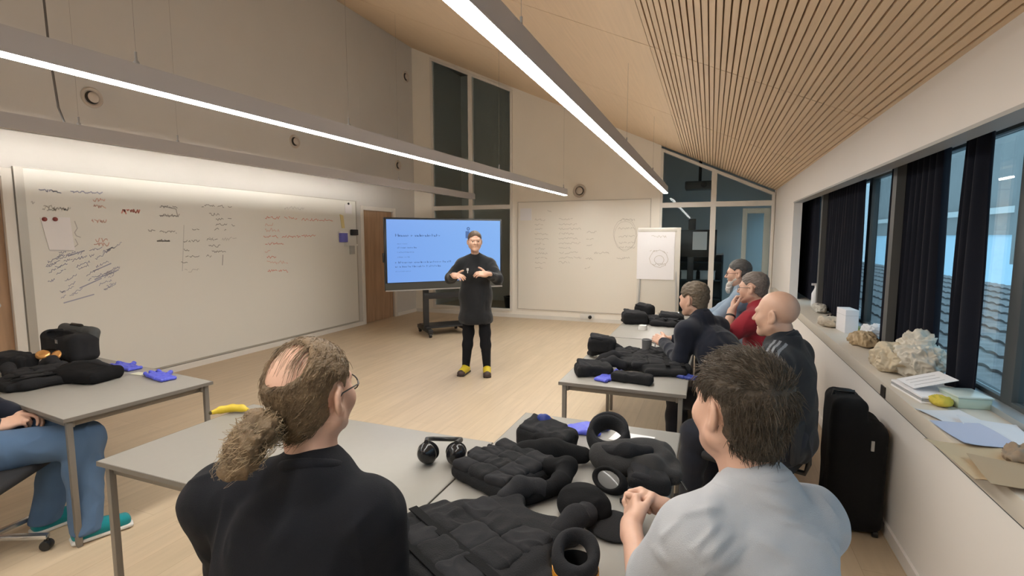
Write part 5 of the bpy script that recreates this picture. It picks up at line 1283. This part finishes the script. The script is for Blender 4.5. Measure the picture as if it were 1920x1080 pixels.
MB().lathe([(0, 0), (.045, 0), (.048, .02), (.046, .15), (.022, .20), (.016, .225), (0, .225)], n=24).build('bottle_body', mat('bottle_white', (.74, .76, .80), .35), t); MB().lathe([(0, .225), (.018, .225), (.018, .25), (0, .25)], n=16).box((-.05, -.012, .245), (.02, .012, .27)).build('spray_head', M_paper, t, 0)
crumple('plastic_bag', 'crumpled milky plastic bag in the middle of the sill', 'bag', 1718, 702, (.13, .19, .11), M_plas, 3, extra=lambda S: S.ell((.02, .06, .19), (.08, .09, .07), k=.05))
crumple('paper_bag', 'brown paper bag lying beside the plastic bag on the sill', 'bag', 1618, 648, (.09, .13, .055), M_brown, 4)
crumple('paper_bag', 'cream paper bundle on the sill next to the post foot', 'bag', 1668, 694, (.10, .15, .085), mat('cream_paper', (.58, .49, .36), .8), 5)
crumple('paper_bag', 'flattened beige paper bag at the front of the sill behind the bald man', 'bag', 1555, 612, (.07, .12, .045), mat('beige_paper', (.56, .48, .38), .8), 6)
crumple('tissue_bundle', 'white crumpled tissue far along the sill', 'tissue', 1588, 598, (.06, .09, .07), M_paper, 7)
crumple('tissue_bundle', 'pale crumpled cloth behind the bald head on the sill', 'tissue', 1535, 585, (.06, .16, .05), mat('pale_cloth', (.52, .50, .46), .85), 8)
crumple('scarf', 'dark folded scarf among the papers far along the sill', 'scarf', 1562, 603, (.06, .13, .03), M_gear, 9)
p = sill(1600, 622); t = thing('yellow_tin', 'small yellow tin far along the sill', 'tin', (p[0], p[1], SILL)); MB().box((-.05, -.07, 0), (.05, .07, .035)).build('tin_body', mat('tin_yellow', (.52, .44, .08), .45), t, .006); MB().box((-.052, -.072, .035), (.052, .072, .045)).build('tin_lid', mat('tin_lid', (.40, .36, .10), .45), t, .003)
t = thing('white_box', 'upright white carton against the far window', 'carton', (1.13, 5.12, SILL), .1); MB().box((-.05, -.11, 0), (.05, .11, .20)).build('carton_body', M_paper, t, .003); MB().box((-.051, -.111, .15), (.051, .111, .152)).build('carton_flap', mat('flap_line', (.5, .49, .5), .6), t)
crumple('plastic_bag', 'white crumpled carrier bag beside the white carton', 'bag', 1632, 640, (.07, .13, .075), mat('white_bag', (.68, .69, .72), .4), 11)
p = sill(1752, 742); t = thing('letter_stack', 'stack of grey folders with a tilted white sheet on the sill', 'folders', (p[0] - .02, p[1], SILL), .12)
for i in range(3): MB().box((-.11, -.16, .012 * i), (.13 - i * .01, .16, .012 * i + .010)).build('folder', mat('folder_grey', (.36, .36, .38), .6) if i % 2 else M_paper, t, .002)
MB().prism([(-.10, .045), (.09, .10), (.09, .103), (-.10, .048)], 1, -.06, .12).build('tilted_sheet', M_paper, t)
for k in range(3): MB().beam((-.08, -.02 + .045 * k, .0545), (.05, -.02 + .045 * k, .0920), .004, .0006).build('sheet_print', mat('print_grey', (.45, .44, .45), .8), t)
crumple('sponge', 'yellow sponge on the sill before the clear box', 'sponge', 1762, 760, (.045, .06, .026), mat('sponge_yellow', (.56, .44, .06), .9), 12, amp=.006, f=30)
p = sill(1798, 757); t = thing('clear_box', 'greenish clear plastic box on the sill beside the yellow sponge', 'box', (p[0] + .02, p[1], SILL), .15); MB().box((-.07, -.08, .0), (.07, .08, .05)).build('box_body', mat('green_clear', (.46, .55, .47), .2), t, .006); MB().box((-.074, -.084, .05), (.074, .084, .06)).build('box_lid', mat('lid_clear', (.56, .62, .58), .2), t, .003)
def sheet(label, u, v, hx, hy, rz, m, z=0, name='paper_sheet'):
    p = sill(u, v); vs = []; n = 8
    for i in range(n + 1):
        for j in range(n + 1):
            x, y = hx * (2 * i / n - 1), hy * (2 * j / n - 1); vs.append((x, y, .002 + .006 * (1 + math.sin(x * 18 + y * 11 + u)) * (.3 + .7 * abs(x / hx) ** 2)))
    m_ = len(vs); vs += [(a, b, c - .0015) for a, b, c in vs]; q = lambda i, j, o=0: o + i * (n + 1) + j
    fs = [(q(i, j), q(i + 1, j), q(i + 1, j + 1), q(i, j + 1)) for i in range(n) for j in range(n)] + [(q(i, j, m_), q(i, j + 1, m_), q(i + 1, j + 1, m_), q(i + 1, j, m_)) for i in range(n) for j in range(n)]
    o = MB().add(vs, fs).build(name, m, None, 0, (p[0], p[1], SILL + z), (0, 0, rz)); return tag(o, label, 'paper')
sheet('white sheet nearest the sponge on the sill', 1800, 790, .10, .14, .3, mat('sill_paper', (.66, .66, .70), .7))
sheet('pale blue printed sheet on the sill', 1822, 820, .09, .13, .1, mat('blue_print_paper', (.42, .46, .60), .7), .012)
sheet('white sheet at the window side of the near sill', 1868, 815, .10, .15, -.15, mat('sill_paper', (.66, .66, .70), .7), .008)
sheet('brown kraft envelope at the near end of the sill', 1850, 868, .12, .17, .1, M_brown, .002, 'envelope')
sheet('second brown envelope at the right edge of the photo', 1905, 900, .10, .12, -.1, mat('kraft_dark', (.40, .29, .18), .8), .016, 'envelope')
crumple('rag', 'crumpled brown rag at the very right edge of the sill', 'rag', 1915, 868, (.06, .07, .03), mat('rag_brown', (.28, .21, .15), .9), 14)
p = on(0, .93, 1655, 735); MB().box((-.006, -.035, -.03), (.0, .035, .03)).build('sill_vent', M_black, None, 0, (.934, p[1], .79))
bpy.data.objects['sill_vent']['kind'] = 'structure'; bpy.data.objects['sill_vent'].name = 'trim_9'
# ================================================================== BEHIND THE RIGHT GLAZING
t = thing('monitor', 'black monitor with a white note taped on it, behind the right glazing', 'monitor', (-.37, 10.85, 0))
MB().box((-.55, 0, 1.26), (.48, .05, 1.80)).build('screen_panel', M_black, t, .006); MB().box((-.06, .05, .02), (.06, .10, 1.5)).box((-.35, -.15, 0), (.35, .3, .03)).build('monitor_stand', M_black, t, .004); MB().box((.03, -.003, 1.40), (.30, .0, 1.76)).build('taped_note', M_paper, t)
MB().box((-.06, .0, 1.80), (.08, .03, 2.02)).build('camera_bar', M_black, t, .01)
t = thing('store_shelf', 'dark shelf unit with grey bins behind the right glazing', 'shelf', (-.35, 11.7, 0))
for x in (-.72, .58): MB().box((x, -.2, 0), (x + .03, .2, 1.30)).build('shelf_side', mat('shelf_teal', (.015, .035, .045), .5), t)
for z in (.32, .72, 1.10, 1.28): MB().box((-.72, -.2, z), (.61, .2, z + .03)).build('shelf_board', MATS['shelf_teal'] if z < 1.2 else M_alu, t)
MB().box((-.72, .19, 0), (.61, .2, 1.3)).build('shelf_back', MATS['shelf_teal'], t)
for i, l in enumerate(('left', 'centre', 'right')):
    b_ = thing('storage_bin', 'grey storage bin at the %s of the dark shelf' % l, 'bin', (-.80 + i * .38, 11.62, .75)); MB().box((-.15, -.1, 0), (.15, .12, .17)).build('bin_body', mat('bin_grey', (.42, .46, .48), .5), b_, .01); MB().box((-.16, -.11, .17), (.16, .13, .19)).build('bin_rim', mat('bin_rim', (.5, .53, .55), .5), b_)
t = thing('reflection', 'dark shape standing in for a lamp reflection in the upper right glazing', 'reflection', (-.25, 11.2, 2.62)); MB().box((-.28, -.2, 0), (.28, .2, .16)).build('reflection_body', mat('reflection_grey', (.10, .10, .10), .5), t, .02); MB().tube([(0, 0, .16), (0, 0, 1.58)], .03, 12).build('reflection_mount', M_black, t); MB().lathe([(0, -.02), (.05, -.02), (.06, .03), (0, .03)], (.08, -.2, .08), 18, rot4(PI / 2, 0, 0)).build('reflection_lens', M_black, t)  # dark body added where a lamp is reflected in the pane
t = thing('floor_plant_pot', 'dark round pot behind the glazing right of the display', 'pot', (-4.0, 10.3, 0)); MB().lathe([(0, 0), (.16, 0), (.2, .34), (.21, .36), (.17, .36), (.16, .3), (0, .3)], n=28).build('pot_body', M_black, t); MB().lathe([(0, .3), (.165, .3), (.1, .34), (0, .35)], n=20).build('pot_soil', mat('soil', (.03, .02, .015), .95), t)
